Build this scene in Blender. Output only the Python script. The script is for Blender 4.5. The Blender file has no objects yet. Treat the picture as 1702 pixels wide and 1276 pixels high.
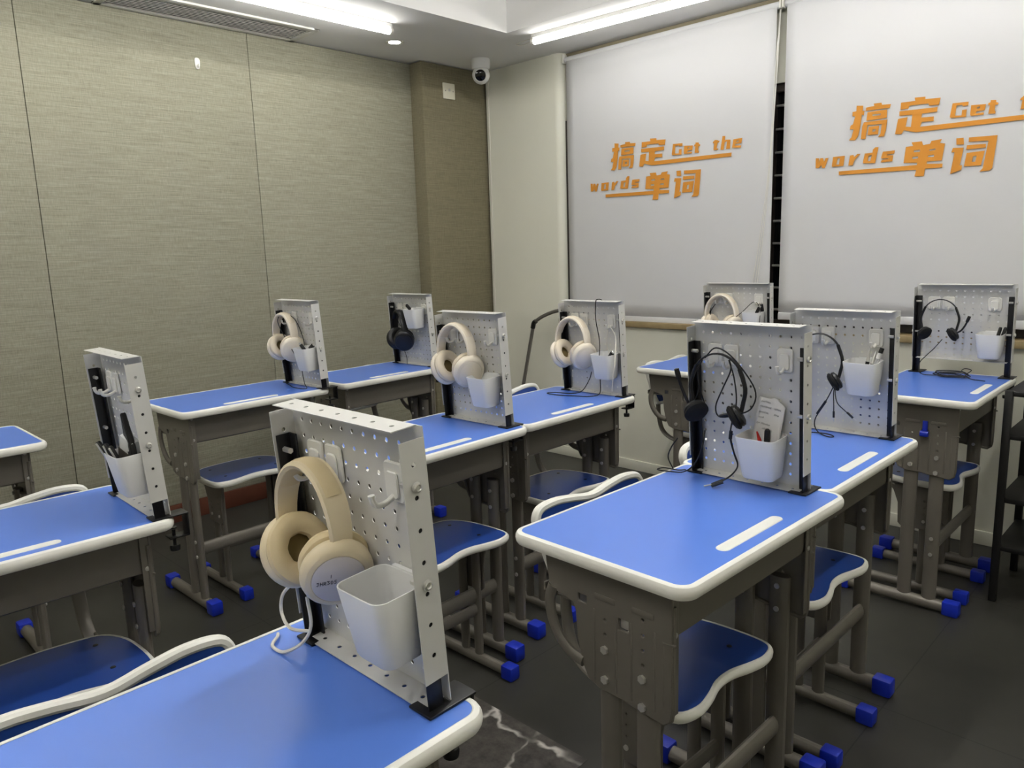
import bpy, bmesh, math, random
from mathutils import Vector, Matrix
random.seed(4)
SC = bpy.context.scene
COL = SC.collection
PI = math.pi
R = math.radians

# ------------------------------------------------------------------ camera
cam_d = bpy.data.cameras.new('camera')
cam = bpy.data.objects.new('camera', cam_d)
COL.objects.link(cam)
cam_d.sensor_width = 36.0
cam_d.lens = 36.0 * 1250.3 / 1702.0
cam_d.clip_start = 0.02
YAW, PITCH, ROLL = R(44.5), R(10.0), R(-1.798)
fwd = Vector((-math.sin(YAW) * math.cos(PITCH), math.cos(YAW) * math.cos(PITCH), -math.sin(PITCH)))
rgt = Vector((math.cos(YAW), math.sin(YAW), 0))
upv = rgt.cross(fwd)
r2 = rgt * math.cos(ROLL) + upv * math.sin(ROLL)
u2 = upv * math.cos(ROLL) - rgt * math.sin(ROLL)
cam.matrix_world = Matrix(((r2.x, u2.x, -fwd.x, 0), (r2.y, u2.y, -fwd.y, 0), (r2.z, u2.z, -fwd.z, 1.2763), (0, 0, 0, 1)))
SC.camera = cam

# ------------------------------------------------------------------ world, exposure
w = bpy.data.worlds.new('world')
SC.world = w
w.use_nodes = True
w.node_tree.nodes['Background'].inputs[0].default_value = (0.6, 0.7, 0.9, 1)
w.node_tree.nodes['Background'].inputs[1].default_value = 0.02
SC.view_settings.view_transform = 'Standard'
SC.view_settings.look = 'None'
SC.view_settings.exposure = 1.60
SC.view_settings.gamma = 1.0
TUBE_POWER = 5.0

# ------------------------------------------------------------------ materials
def s2l(c):
    c = c / 255.0
    return c / 12.92 if c <= 0.04045 else ((c + 0.055) / 1.055) ** 2.4
def rgb(r, g, b):
    return (s2l(r), s2l(g), s2l(b), 1)
MATS = {}
def mat(name, col, rough=0.5, metal=0.0, spec=0.5, emit=None, estr=0, coat=0, var=0.0, vscale=8.0, bump=0.0, bscale=200.0, sheen=0, trans=0):
    m = bpy.data.materials.new(name)
    m.use_nodes = True
    nt = m.node_tree
    b = nt.nodes['Principled BSDF']
    b.inputs['Base Color'].default_value = col
    b.inputs['Roughness'].default_value = rough
    b.inputs['Metallic'].default_value = metal
    b.inputs['Specular IOR Level'].default_value = spec
    b.inputs['Coat Weight'].default_value = coat
    b.inputs['Transmission Weight'].default_value = trans
    if emit:
        b.inputs['Emission Color'].default_value = emit
        b.inputs['Emission Strength'].default_value = estr
    tc = nt.nodes.new('ShaderNodeTexCoord')
    if var:
        n = nt.nodes.new('ShaderNodeTexNoise')
        n.inputs['Scale'].default_value = vscale
        n.inputs['Detail'].default_value = 4
        nt.links.new(tc.outputs['Object'], n.inputs['Vector'])
        mx = nt.nodes.new('ShaderNodeMixRGB')
        mx.inputs[1].default_value = tuple(max(0, c * (1 - var)) for c in col[:3]) + (1,)
        mx.inputs[2].default_value = tuple(min(1, c * (1 + var)) for c in col[:3]) + (1,)
        nt.links.new(n.outputs['Fac'], mx.inputs[0])
        nt.links.new(mx.outputs[0], b.inputs['Base Color'])
    if bump:
        n2 = nt.nodes.new('ShaderNodeTexNoise')
        n2.inputs['Scale'].default_value = bscale
        nt.links.new(tc.outputs['Object'], n2.inputs['Vector'])
        bp = nt.nodes.new('ShaderNodeBump')
        bp.inputs['Strength'].default_value = bump
        bp.inputs['Distance'].default_value = 0.002
        nt.links.new(n2.outputs['Fac'], bp.inputs['Height'])
        nt.links.new(bp.outputs['Normal'], b.inputs['Normal'])
    MATS[name] = m
    return m

mat('blue_laminate', rgb(86, 126, 214), 0.30, bump=0.06, bscale=900, var=0.03, vscale=3)
mat('seat_blue', rgb(38, 72, 150), 0.3, bump=0.05, bscale=700, var=0.04)
mat('white_plastic', rgb(232, 231, 222), 0.4)
mat('cap_blue', rgb(14, 42, 172), 0.42)
mat('taupe_metal', rgb(114, 109, 100), 0.42, metal=0.25, bump=0.05, bscale=1500)
mat('dark_taupe', rgb(84, 78, 70), 0.5, metal=0.3)
mat('black_metal', rgb(20, 20, 22), 0.38, metal=0.2)
mat('board_white', rgb(212, 211, 206), 0.36, metal=0.15, bump=0.04, bscale=1600)
mat('steel', rgb(214, 212, 206), 0.3, metal=0.7)
mat('cup_white', rgb(226, 226, 224), 0.45)
mat('hook_plastic', rgb(228, 226, 218), 0.35)
mat('cream', rgb(226, 210, 176), 0.42, bump=0.03, bscale=900)
mat('cream_leather', rgb(216, 197, 155), 0.5, bump=0.12, bscale=260)
mat('ivory', rgb(236, 226, 208), 0.42)
mat('ivory_leather', rgb(226, 213, 190), 0.5, bump=0.12, bscale=260)
mat('plate_pale', rgb(214, 205, 198), 0.35)
mat('speaker_cloth', rgb(120, 104, 66), 0.9)
mat('black_plastic', rgb(16, 16, 17), 0.4)
mat('black_foam', rgb(13, 13, 14), 0.9, bump=0.4, bscale=900)
mat('cable_black', rgb(14, 14, 15), 0.5)
mat('cable_white', rgb(224, 220, 208), 0.5)
mat('ink', rgb(20, 20, 26), 0.6)
mat('paper', rgb(222, 221, 220), 0.8)
mat('red_plastic', rgb(190, 40, 36), 0.4)
mat('cream_paint', rgb(222, 221, 206), 0.75, var=0.03, vscale=2.5, bump=0.03, bscale=60)
mat('ceiling_paint', rgb(226, 225, 222), 0.8, bump=0.02, bscale=50)
mat('strip_shade', rgb(138, 129, 106), 0.8)  # wall tone with the shadow above the blinds mixed in
mat('skirting_red', rgb(92, 50, 34), 0.45, var=0.25, vscale=14)
mat('blind_fabric', rgb(212, 212, 213), 0.85)
mat('print_orange', rgb(212, 142, 48), 0.75)
mat('window_dark', rgb(50, 43, 38), 0.45)
mat('glass_night', rgb(10, 11, 13), 0.08)
mat('sill_wood', rgb(150, 132, 96), 0.5, var=0.25, vscale=18)
mat('vent_white', rgb(206, 205, 196), 0.5)
mat('vent_dark', rgb(22, 22, 22), 0.9)
mat('camera_white', rgb(228, 228, 226), 0.35)
mat('lens_black', rgb(6, 6, 8), 0.08)
mat('socket_white', rgb(224, 220, 200), 0.4)
mat('rack_black', rgb(17, 16, 15), 0.5, var=0.2, vscale=20)
mat('stand_grey', rgb(120, 116, 110), 0.4, metal=0.5)
mat('tube_glow', (1, 1, 1, 1), 0.4, emit=(1.0, 0.985, 0.95, 1), estr=TUBE_POWER)
mat('tube_glow_strong', (1, 1, 1, 1), 0.4, emit=(1.0, 0.985, 0.95, 1), estr=48.0)
mat('tube_glow_fill', (1, 1, 1, 1), 0.4, emit=(1.0, 0.985, 0.95, 1), estr=29.0)  # glow of the unseen tubes added as fill
mat('tube_glow_mid', (1, 1, 1, 1), 0.4, emit=(1.0, 0.985, 0.95, 1), estr=9.0)
mat('down_glow', (1, 1, 1, 1), 0.4, emit=(1.0, 0.97, 0.92, 1), estr=14)
mat('clear_plastic', rgb(235, 235, 235), 0.15, trans=0.6)

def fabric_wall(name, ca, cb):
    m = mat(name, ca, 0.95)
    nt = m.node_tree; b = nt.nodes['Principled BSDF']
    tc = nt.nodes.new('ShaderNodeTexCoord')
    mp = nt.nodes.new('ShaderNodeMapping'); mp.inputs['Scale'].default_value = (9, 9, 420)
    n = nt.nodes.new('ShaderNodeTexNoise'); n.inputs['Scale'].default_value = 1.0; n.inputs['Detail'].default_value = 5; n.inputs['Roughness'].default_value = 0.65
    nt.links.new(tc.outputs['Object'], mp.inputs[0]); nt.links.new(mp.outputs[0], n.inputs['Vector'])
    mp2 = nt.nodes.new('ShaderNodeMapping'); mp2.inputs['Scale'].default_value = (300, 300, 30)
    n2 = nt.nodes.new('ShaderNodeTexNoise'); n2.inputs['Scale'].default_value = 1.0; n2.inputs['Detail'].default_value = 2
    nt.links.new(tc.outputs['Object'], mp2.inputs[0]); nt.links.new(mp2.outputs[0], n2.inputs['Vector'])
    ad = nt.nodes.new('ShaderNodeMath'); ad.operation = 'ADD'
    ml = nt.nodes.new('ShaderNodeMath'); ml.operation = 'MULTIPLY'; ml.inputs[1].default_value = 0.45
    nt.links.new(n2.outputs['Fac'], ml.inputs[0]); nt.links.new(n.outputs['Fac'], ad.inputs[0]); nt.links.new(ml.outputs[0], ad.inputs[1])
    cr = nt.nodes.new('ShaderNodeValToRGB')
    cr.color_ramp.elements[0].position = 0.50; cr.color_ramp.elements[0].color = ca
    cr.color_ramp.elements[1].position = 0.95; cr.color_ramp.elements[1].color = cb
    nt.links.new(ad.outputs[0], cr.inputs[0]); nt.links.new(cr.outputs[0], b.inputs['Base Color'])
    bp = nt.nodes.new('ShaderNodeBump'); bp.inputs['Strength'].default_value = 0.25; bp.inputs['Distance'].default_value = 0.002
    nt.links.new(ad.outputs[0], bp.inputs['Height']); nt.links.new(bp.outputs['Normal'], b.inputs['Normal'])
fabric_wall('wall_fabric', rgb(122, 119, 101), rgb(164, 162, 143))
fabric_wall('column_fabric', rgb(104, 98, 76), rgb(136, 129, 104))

def floor_mats():
    m = mat('floor_slate', rgb(62, 61, 55), 0.45)
    nt = m.node_tree; b = nt.nodes['Principled BSDF']
    tc = nt.nodes.new('ShaderNodeTexCoord')
    n = nt.nodes.new('ShaderNodeTexNoise'); n.inputs['Scale'].default_value = 3.0; n.inputs['Detail'].default_value = 8
    nt.links.new(tc.outputs['Object'], n.inputs['Vector'])
    cr = nt.nodes.new('ShaderNodeValToRGB')
    cr.color_ramp.elements[0].position = 0.3; cr.color_ramp.elements[0].color = rgb(42, 41, 37)
    cr.color_ramp.elements[1].position = 0.75; cr.color_ramp.elements[1].color = rgb(59, 58, 52)
    nt.links.new(n.outputs['Fac'], cr.inputs[0])
    # tile joints every 0.9 m
    br = nt.nodes.new('ShaderNodeTexBrick')
    br.offset = 0.0
    br.inputs['Scale'].default_value = 1.0
    br.inputs['Brick Width'].default_value = 0.9; br.inputs['Row Height'].default_value = 0.9
    br.inputs['Mortar Size'].default_value = 0.0018; br.inputs['Mortar Smooth'].default_value = 0.0
    br.inputs['Color1'].default_value = (1, 1, 1, 1); br.inputs['Color2'].default_value = (1, 1, 1, 1); br.inputs['Mortar'].default_value = (0.35, 0.35, 0.35, 1)
    mp = nt.nodes.new('ShaderNodeMapping'); mp.inputs['Location'].default_value = (0.615, -0.25, 0)
    nt.links.new(tc.outputs['Object'], mp.inputs[0]); nt.links.new(mp.outputs[0], br.inputs['Vector'])
    mx = nt.nodes.new('ShaderNodeMixRGB'); mx.blend_type = 'MULTIPLY'; mx.inputs[0].default_value = 1
    nt.links.new(cr.outputs[0], mx.inputs[1]); nt.links.new(br.outputs['Color'], mx.inputs[2])
    nt.links.new(mx.outputs[0], b.inputs['Base Color'])
    m = mat('floor_marble', rgb(62, 58, 54), 0.4)
    nt = m.node_tree; b = nt.nodes['Principled BSDF']
    tc = nt.nodes.new('ShaderNodeTexCoord')
    n = nt.nodes.new('ShaderNodeTexNoise'); n.inputs['Scale'].default_value = 26; n.inputs['Detail'].default_value = 9; n.inputs['Roughness'].default_value = 0.7
    nt.links.new(tc.outputs['Object'], n.inputs['Vector'])
    cr = nt.nodes.new('ShaderNodeValToRGB')
    cr.color_ramp.elements[0].position = 0.3; cr.color_ramp.elements[0].color = rgb(38, 36, 34)
    cr.color_ramp.elements[1].position = 0.75; cr.color_ramp.elements[1].color = rgb(98, 93, 88)
    nt.links.new(n.outputs['Fac'], cr.inputs[0])
    nd = nt.nodes.new('ShaderNodeTexNoise'); nd.inputs['Scale'].default_value = 5; nd.inputs['Detail'].default_value = 4
    nt.links.new(tc.outputs['Object'], nd.inputs['Vector'])
    va = nt.nodes.new('ShaderNodeVectorMath'); va.operation = 'SCALE'; va.inputs['Scale'].default_value = 0.16
    nt.links.new(nd.outputs['Color'], va.inputs[0])
    vb = nt.nodes.new('ShaderNodeVectorMath'); vb.operation = 'ADD'
    nt.links.new(tc.outputs['Object'], vb.inputs[0]); nt.links.new(va.outputs[0], vb.inputs[1])
    vo = nt.nodes.new('ShaderNodeTexVoronoi'); vo.feature = 'DISTANCE_TO_EDGE'; vo.inputs['Scale'].default_value = 4.2
    nt.links.new(vb.outputs[0], vo.inputs['Vector'])
    cv = nt.nodes.new('ShaderNodeValToRGB')
    cv.color_ramp.elements[0].position = 0.004; cv.color_ramp.elements[0].color = (1, 1, 1, 1)
    cv.color_ramp.elements[1].position = 0.026; cv.color_ramp.elements[1].color = (0, 0, 0, 1)
    nt.links.new(vo.outputs['Distance'], cv.inputs[0])
    nm = nt.nodes.new('ShaderNodeTexNoise'); nm.inputs['Scale'].default_value = 7
    nt.links.new(tc.outputs['Object'], nm.inputs['Vector'])
    cm = nt.nodes.new('ShaderNodeValToRGB'); cm.color_ramp.elements[0].position = 0.40; cm.color_ramp.elements[1].position = 0.55
    nt.links.new(nm.outputs['Fac'], cm.inputs[0])
    mu = nt.nodes.new('ShaderNodeMath'); mu.operation = 'MULTIPLY'
    nt.links.new(cv.outputs[0], mu.inputs[0]); nt.links.new(cm.outputs[0], mu.inputs[1])
    mx = nt.nodes.new('ShaderNodeMixRGB'); mx.inputs[2].default_value = rgb(196, 191, 184)
    nt.links.new(mu.outputs[0], mx.inputs[0]); nt.links.new(cr.outputs[0], mx.inputs[1])
    nt.links.new(mx.outputs[0], b.inputs['Base Color'])
floor_mats()

# ------------------------------------------------------------------ helpers
def V(*a):
    return Vector(a)

class MB:
    """collects shapes into one bmesh, then links ONE object"""
    def __init__(self):
        self.bm = bmesh.new()
    def add(self, verts, faces):
        vs = [self.bm.verts.new(v) for v in verts]
        for f in faces:
            try:
                self.bm.faces.new([vs[i] for i in f])
            except ValueError:
                pass
        return vs
    def box(self, c, s, bev=0.0, seg=2, rot=None):
        t = bmesh.new()
        bmesh.ops.create_cube(t, size=1)
        bmesh.ops.scale(t, vec=Vector(s), verts=t.verts)
        if bev:
            bmesh.ops.bevel(t, geom=t.edges[:], offset=bev, segments=seg, affect='EDGES', profile=0.5)
        if rot:
            bmesh.ops.rotate(t, matrix=rot, verts=t.verts)
        bmesh.ops.translate(t, vec=Vector(c), verts=t.verts)
        self.merge(t)
        return self
    def merge(self, t):
        mp = {v: self.bm.verts.new(v.co) for v in t.verts}
        for f in t.faces:
            self.bm.faces.new([mp[v] for v in f.verts])
        t.free()
    def loops(self, rings, cap0=True, cap1=True, closed=True, wrap=False):
        n = len(rings[0])
        vs = [[self.bm.verts.new(p) for p in r] for r in rings]
        pairs = list(zip(vs[:-1], vs[1:]))
        if wrap:
            pairs.append((vs[-1], vs[0]))
        for a, b in pairs:
            for i in range(n if closed else n - 1):
                j = (i + 1) % n
                self.bm.faces.new((a[i], a[j], b[j], b[i]))
        if not wrap and closed:
            if cap0: self.bm.faces.new(vs[0][::-1])
            if cap1: self.bm.faces.new(vs[-1])
        return self
    def prism(self, outline, fn, d0, d1, bev=0.0):
        """outline: 2D points; fn(a,b,d) -> 3D"""
        if bev:
            o2 = offset(outline, bev)
            rings = [[fn(a, b, d0) for a, b in o2], [fn(a, b, d0 + (bev if d1 > d0 else -bev)) for a, b in outline],
                     [fn(a, b, d1 - (bev if d1 > d0 else -bev)) for a, b in outline], [fn(a, b, d1) for a, b in o2]]
        else:
            rings = [[fn(a, b, d0) for a, b in outline], [fn(a, b, d1) for a, b in outline]]
        return self.loops(rings)
    def tube(self, path, r, seg=10, smooth=0, flat=None, closed=False, cap=True):
        """sweep; r may be a number, a list; flat=(rx, ry, up) gives an oval section"""
        P = [Vector(p) for p in path]
        if smooth:
            P = catmull(P, smooth, closed)
        n = len(P)
        T = []
        for i in range(n):
            if closed:
                d = P[(i + 1) % n] - P[i - 1]
            else:
                d = P[min(i + 1, n - 1)] - P[max(i - 1, 0)]
            T.append(d.normalized() if d.length > 1e-9 else Vector((0, 0, 1)))
        up = Vector(flat[2]) if flat else (Vector((0, 0, 1)) if abs(T[0].z) < 0.9 else Vector((1, 0, 0)))
        N = (up - T[0] * up.dot(T[0])).normalized()
        rings = []
        for i in range(n):
            if flat:
                q = Vector(flat[2]); q = q - T[i] * q.dot(T[i])
                if q.length > 1e-4: N = q.normalized()
            else:
                N = N - T[i] * N.dot(T[i])
                N = N.normalized() if N.length > 1e-6 else T[i].orthogonal().normalized()
            B = T[i].cross(N)
            ri = r[min(i * len(r) // n, len(r) - 1)] if isinstance(r, (list, tuple)) else r
            rx, ry = (flat[0], flat[1]) if flat else (ri, ri)
            rings.append([P[i] + N * (rx * math.cos(2 * PI * k / seg)) + B * (ry * math.sin(2 * PI * k / seg)) for k in range(seg)])
        self.loops(rings, cap0=cap, cap1=cap, wrap=closed)
        return self
    def lathe(self, prof, o=(0, 0, 0), axis='z', seg=20, M=None):
        rings = []
        for r, h in prof:
            ring = []
            for k in range(seg):
                a = 2 * PI * k / seg
                x, y = max(r, 1e-5) * math.cos(a), max(r, 1e-5) * math.sin(a)
                p = Vector((x, y, h)) if axis == 'z' else (Vector((h, x, y)) if axis == 'x' else Vector((y, h, x)))
                if M: p = M @ p
                ring.append(p + Vector(o))
            rings.append(ring)
        return self.loops(rings)
    def perf(self, o, ax, ay, a0, a1, b0, b1, As, Bs, r, k=12):
        """flat sheet with round holes at every (A, B)"""
        o, ax, ay = Vector(o), Vector(ax), Vector(ay)
        ea = [a0] + [(p + q) / 2 for p, q in zip(As[:-1], As[1:])] + [a1]
        eb = [b0] + [(p + q) / 2 for p, q in zip(Bs[:-1], Bs[1:])] + [b1]
        for i, A in enumerate(As):
            for j, Bc in enumerate(Bs):
                l, rr, d, u = ea[i], ea[i + 1], eb[j], eb[j + 1]
                side = []
                cs = [(rr, d), (rr, u), (l, u), (l, d)]
                for q in range(4):
                    p0, p1 = cs[q], cs[(q + 1) % 4]
                    for t in range(3):
                        side.append((p0[0] + (p1[0] - p0[0]) * t / 3, p0[1] + (p1[1] - p0[1]) * t / 3))
                ring = []
                for t in range(12):
                    an = -PI / 4 + 2 * PI * t / 12
                    ring.append((A + r * math.cos(an), Bc + r * math.sin(an)))
                vo = [self.bm.verts.new(o + ax * a + ay * b) for a, b in side]
                vi = [self.bm.verts.new(o + ax * a + ay * b) for a, b in ring]
                for t in range(12):
                    s = (t + 1) % 12
                    self.bm.faces.new((vo[t], vo[s], vi[s], vi[t]))
        bmesh.ops.remove_doubles(self.bm, verts=self.bm.verts, dist=1e-5)
        return self
    def build(self, name, m, parent=None, smooth=30, loc=None):
        bmesh.ops.recalc_face_normals(self.bm, faces=self.bm.faces)
        me = bpy.data.meshes.new(name)
        self.bm.to_mesh(me)
        self.bm.free()
        if smooth:
            me.shade_smooth()
            try:
                me.set_sharp_from_angle(angle=R(smooth))
            except Exception:
                pass
        me.materials.append(MATS[m] if isinstance(m, str) else m)
        o = bpy.data.objects.new(name, me)
        COL.objects.link(o)
        if parent: o.parent = parent
        if loc: o.location = loc
        return o

def catmull(P, k, closed=False):
    out = []
    n = len(P)
    rng = range(n if closed else n - 1)
    for i in rng:
        if closed:
            p0, p1, p2, p3 = P[i - 1], P[i], P[(i + 1) % n], P[(i + 2) % n]
        else:
            p1, p2 = P[i], P[i + 1]
            p0 = P[i - 1] if i > 0 else p1 * 2 - p2
            p3 = P[i + 2] if i + 2 < n else p2 * 2 - p1
        for j in range(k):
            t = j / k
            out.append(0.5 * (2 * p1 + (p2 - p0) * t + (2 * p0 - 5 * p1 + 4 * p2 - p3) * t * t + (3 * p1 - p0 - 3 * p2 + p3) * t ** 3))
    if not closed: out.append(P[-1].copy())
    return out

def rrect(w, h, r, n=6, cx=0, cy=0):
    r = max(r, 1e-4)
    pts = []
    for k, (sx, sy) in enumerate(((1, -1), (1, 1), (-1, 1), (-1, -1))):
        for i in range(n + 1):
            a = -PI / 2 + k * PI / 2 + (PI / 2) * i / n
            pts.append((cx + sx * (w / 2 - r) + r * math.cos(a), cy + sy * (h / 2 - r) + r * math.sin(a)))
    return pts

def offset(pts, d):
    """inset a CCW outline by d"""
    n = len(pts)
    area = sum(pts[i][0] * pts[(i + 1) % n][1] - pts[(i + 1) % n][0] * pts[i][1] for i in range(n))
    s = 1 if area > 0 else -1
    out = []
    for i in range(n):
        a, b, c = Vector(pts[i - 1]), Vector(pts[i]), Vector(pts[(i + 1) % n])
        e1, e2 = (b - a), (c - b)
        if e1.length < 1e-9: e1 = e2
        if e2.length < 1e-9: e2 = e1
        n1 = Vector((-e1.y, e1.x)).normalized(); n2 = Vector((-e2.y, e2.x)).normalized()
        nn = n1 + n2
        nn = nn.normalized() if nn.length > 1e-6 else n1
        k = d / max(0.4, nn.dot(n1))
        out.append((b.x + s * nn.x * k, b.y + s * nn.y * k))
    return out

def smooth2d(pts, k):
    return [(p.x, p.y) for p in catmull([Vector((a, b, 0)) for a, b in pts], k, True)]

def fill2d(name, splines, thick, fn, m, parent=None, bevel=0.0):
    """plate with holes: 2D outlines filled (even-odd), extruded to thick, mapped by fn(a,b,d)"""
    cu = bpy.data.curves.new(name, 'CURVE')
    cu.dimensions = '2D'; cu.fill_mode = 'BOTH'; cu.extrude = thick / 2
    cu.bevel_depth = bevel; cu.bevel_resolution = 1
    for sp in splines:
        s = cu.splines.new('POLY'); s.points.add(len(sp) - 1)
        for p, q in zip(s.points, sp): p.co = (q[0], q[1], 0, 1)
        s.use_cyclic_u = True
    t = bpy.data.objects.new('tmp', cu); COL.objects.link(t)
    dg = bpy.context.evaluated_depsgraph_get()
    me = bpy.data.meshes.new_from_object(t.evaluated_get(dg))
    bpy.data.objects.remove(t); bpy.data.curves.remove(cu)
    for v in me.vertices: v.co = fn(v.co.x, v.co.y, v.co.z)
    me.name = name
    bm = bmesh.new(); bm.from_mesh(me)
    bmesh.ops.remove_doubles(bm, verts=bm.verts, dist=1e-6)
    bmesh.ops.recalc_face_normals(bm, faces=bm.faces); bm.to_mesh(me); bm.free()
    me.materials.clear(); me.materials.append(MATS[m])
    o = bpy.data.objects.new(name, me); COL.objects.link(o)
    if parent: o.parent = parent
    return o

def circ(x, y, r, n=10):
    return [(x + r * math.cos(2 * PI * k / n), y + r * math.sin(2 * PI * k / n)) for k in range(n)]

def tag(o, label=None, cat=None, group=None, kind=None):
    if label: o['label'] = label
    if cat: o['category'] = cat
    if group: o['group'] = group
    if kind: o['kind'] = kind
    return o

def empty(name, loc=(0, 0, 0), rz=0.0):
    o = bpy.data.objects.new(name, None)
    o.empty_display_size = 0.05
    COL.objects.link(o)
    o.location = loc
    o.rotation_euler = (0, 0, rz)
    return o

def copy_tree(o, parent=None):
    c = o.copy()
    COL.objects.link(c)
    c.parent = parent
    for ch in list(o.children):
        copy_tree(ch, c)
    return c

def struct(o):
    o['kind'] = 'structure'
    return o

# ================================================================== THE ROOM
def mm(b, x0, x1, y0, y1, z0, z1, bev=0.0):
    return b.box(((x0 + x1) / 2, (y0 + y1) / 2, (z0 + z1) / 2), (x1 - x0, y1 - y0, z1 - z0), bev)

UL, UR, VB_, VF = -3.72, 1.7, -2.6, 3.51       # left, right, back, window wall
ZS, ZC = 2.395, 2.80                            # soffit, raised ceiling
struct(mm(MB(), UL - 0.1, UR + 0.1, VB_ - 0.1, VF + 0.5, -0.1, 0).build('floor', 'floor_slate'))
struct(mm(MB(), -1.69, -1.085, -1.5, 1.335, 0, 0.0012).build('trim_1', 'floor_marble'))

# fabric wall: upholstered panels with fine joints
b = MB()
seams = [-2.6, -1.6, -0.06, 0.957, 1.97, 3.0]
for a, c in zip(seams[:-1], seams[1:]):
    mm(b, UL - 0.02, UL, a + 0.0015, c - 0.0015, 0.09, ZS - 0.006, 0.0012)
mm(b, UL - 0.12, UL - 0.016, VB_, 3.0, 0, ZC + 0.1)
struct(b.build('wall_left', 'wall_fabric'))
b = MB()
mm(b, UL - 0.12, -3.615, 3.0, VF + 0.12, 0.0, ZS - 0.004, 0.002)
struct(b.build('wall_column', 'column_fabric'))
b = MB()
mm(b, UL, UL + 0.012, VB_, 3.0, 0, 0.09, 0.002)
struct(b.build('baseboard_left', 'skirting_red'))

# window wall: pier, wall below the sill, recess with window
b = MB()
prof = [(-3.60, VF), (-3.03, VF)] + [(-3.03 + 0.05 * math.sin(a), VF + 0.05 - 0.05 * math.cos(a)) for a in (0.3, 0.6, 0.9, 1.2, 1.5)] + [(-2.98, VF + 0.075), (-2.98, VF + 0.2), (-3.60, VF + 0.2)]
b.loops([[(x, y, z) for x, y in prof] for z in (0, ZS + 0.02)])
mm(b, -3.0, UR, VF, VF + 0.2, 0, 0.835)
mm(b, -2.99, UR, VF + 0.075, VF + 0.2, 2.02, ZS + 0.02)
mm(b, -2.99, -2.955, VF + 0.075, VF + 0.2, 0.83, 2.03)
struct(b.build('wall_window', 'cream_paint'))
b = MB(); mm(b, -2.985, UR, VF + 0.055, VF + 0.0765, 2.355, ZS - 0.002)  # darker strip stands in for shadow on the wall above the blinds
struct(b.build('wall_shade_strip', 'strip_shade'))
b = MB()
mm(b, -3.012, UR, VF - 0.022, VF + 0.1, 0.835, 0.866, 0.004)
struct(b.build('trim_3', 'sill_wood'))
b = MB(); mm(b, -3.6, UR, VF - 0.012, VF, 0, 0.06, 0.003)
struct(b.build('baseboard_window', 'cream_paint'))
struct(mm(MB(), UR, UR + 0.1, VB_, VF + 0.2, 0, ZC + 0.1).build('wall_right', 'cream_paint'))
struct(mm(MB(), UL - 0.1, UR + 0.1, VB_ - 0.1, VB_, 0, ZC + 0.1).build('wall_back', 'cream_paint'))

# ceiling: soffit all round a raised field
b = MB()
IX0, IX1, IY0, IY1 = -2.905, 0.95, -1.85, 3.0
mm(b, UL - 0.1, IX0, VB_, VF + 0.2, ZS, ZC + 0.1)
mm(b, IX1, UR, VB_, VF + 0.2, ZS, ZC + 0.1)
mm(b, IX0, IX1, IY1, VF + 0.2, ZS, ZC + 0.1)
mm(b, IX0, IX1, VB_, IY0, ZS, ZC + 0.1)
mm(b, IX0, IX1, IY0, IY1, ZC, ZC + 0.1)
struct(b.build('ceiling', 'ceiling_paint'))

# window behind the blinds: dark frame, night glass, grille bars
fr = MB()
WX0, WX1, WY = -2.955, UR, VF + 0.12
for x in (WX0 + 0.025, -1.742, -0.30, 1.0):
    mm(fr, x - 0.028, x + 0.028, WY - 0.035, WY + 0.02, 0.866, 2.02, 0.003)
mm(fr, -2.9835, -2.957, VF + 0.04, VF + 0.1, 0.866, 2.02)
mm(fr, WX0, WX1, WY - 0.03, WY + 0.02, 1.985, 2.02)
mm(fr, WX0, WX1, WY - 0.03, WY + 0.02, 0.866, 0.90)
wf = struct(fr.build('window_1', 'window_dark'))
g = MB(); mm(g, WX0, WX1, WY + 0.001, WY + 0.007, 0.89, 2.0)
struct(g.build('pane', 'glass_night', wf))
g = MB()
for k in range(10):
    g.tube([(WX0, WY - 0.012, 0.95 + 0.108 * k), (WX1, WY - 0.012, 0.95 + 0.108 * k)], 0.006, 8)
struct(g.build('grille', 'steel', wf))
b = MB(); mm(b, WX0 - 0.1, UR, VF + 0.2, VF + 0.24, 0.8, 2.1)
struct(b.build('wall_outside', 'vent_dark'))

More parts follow.
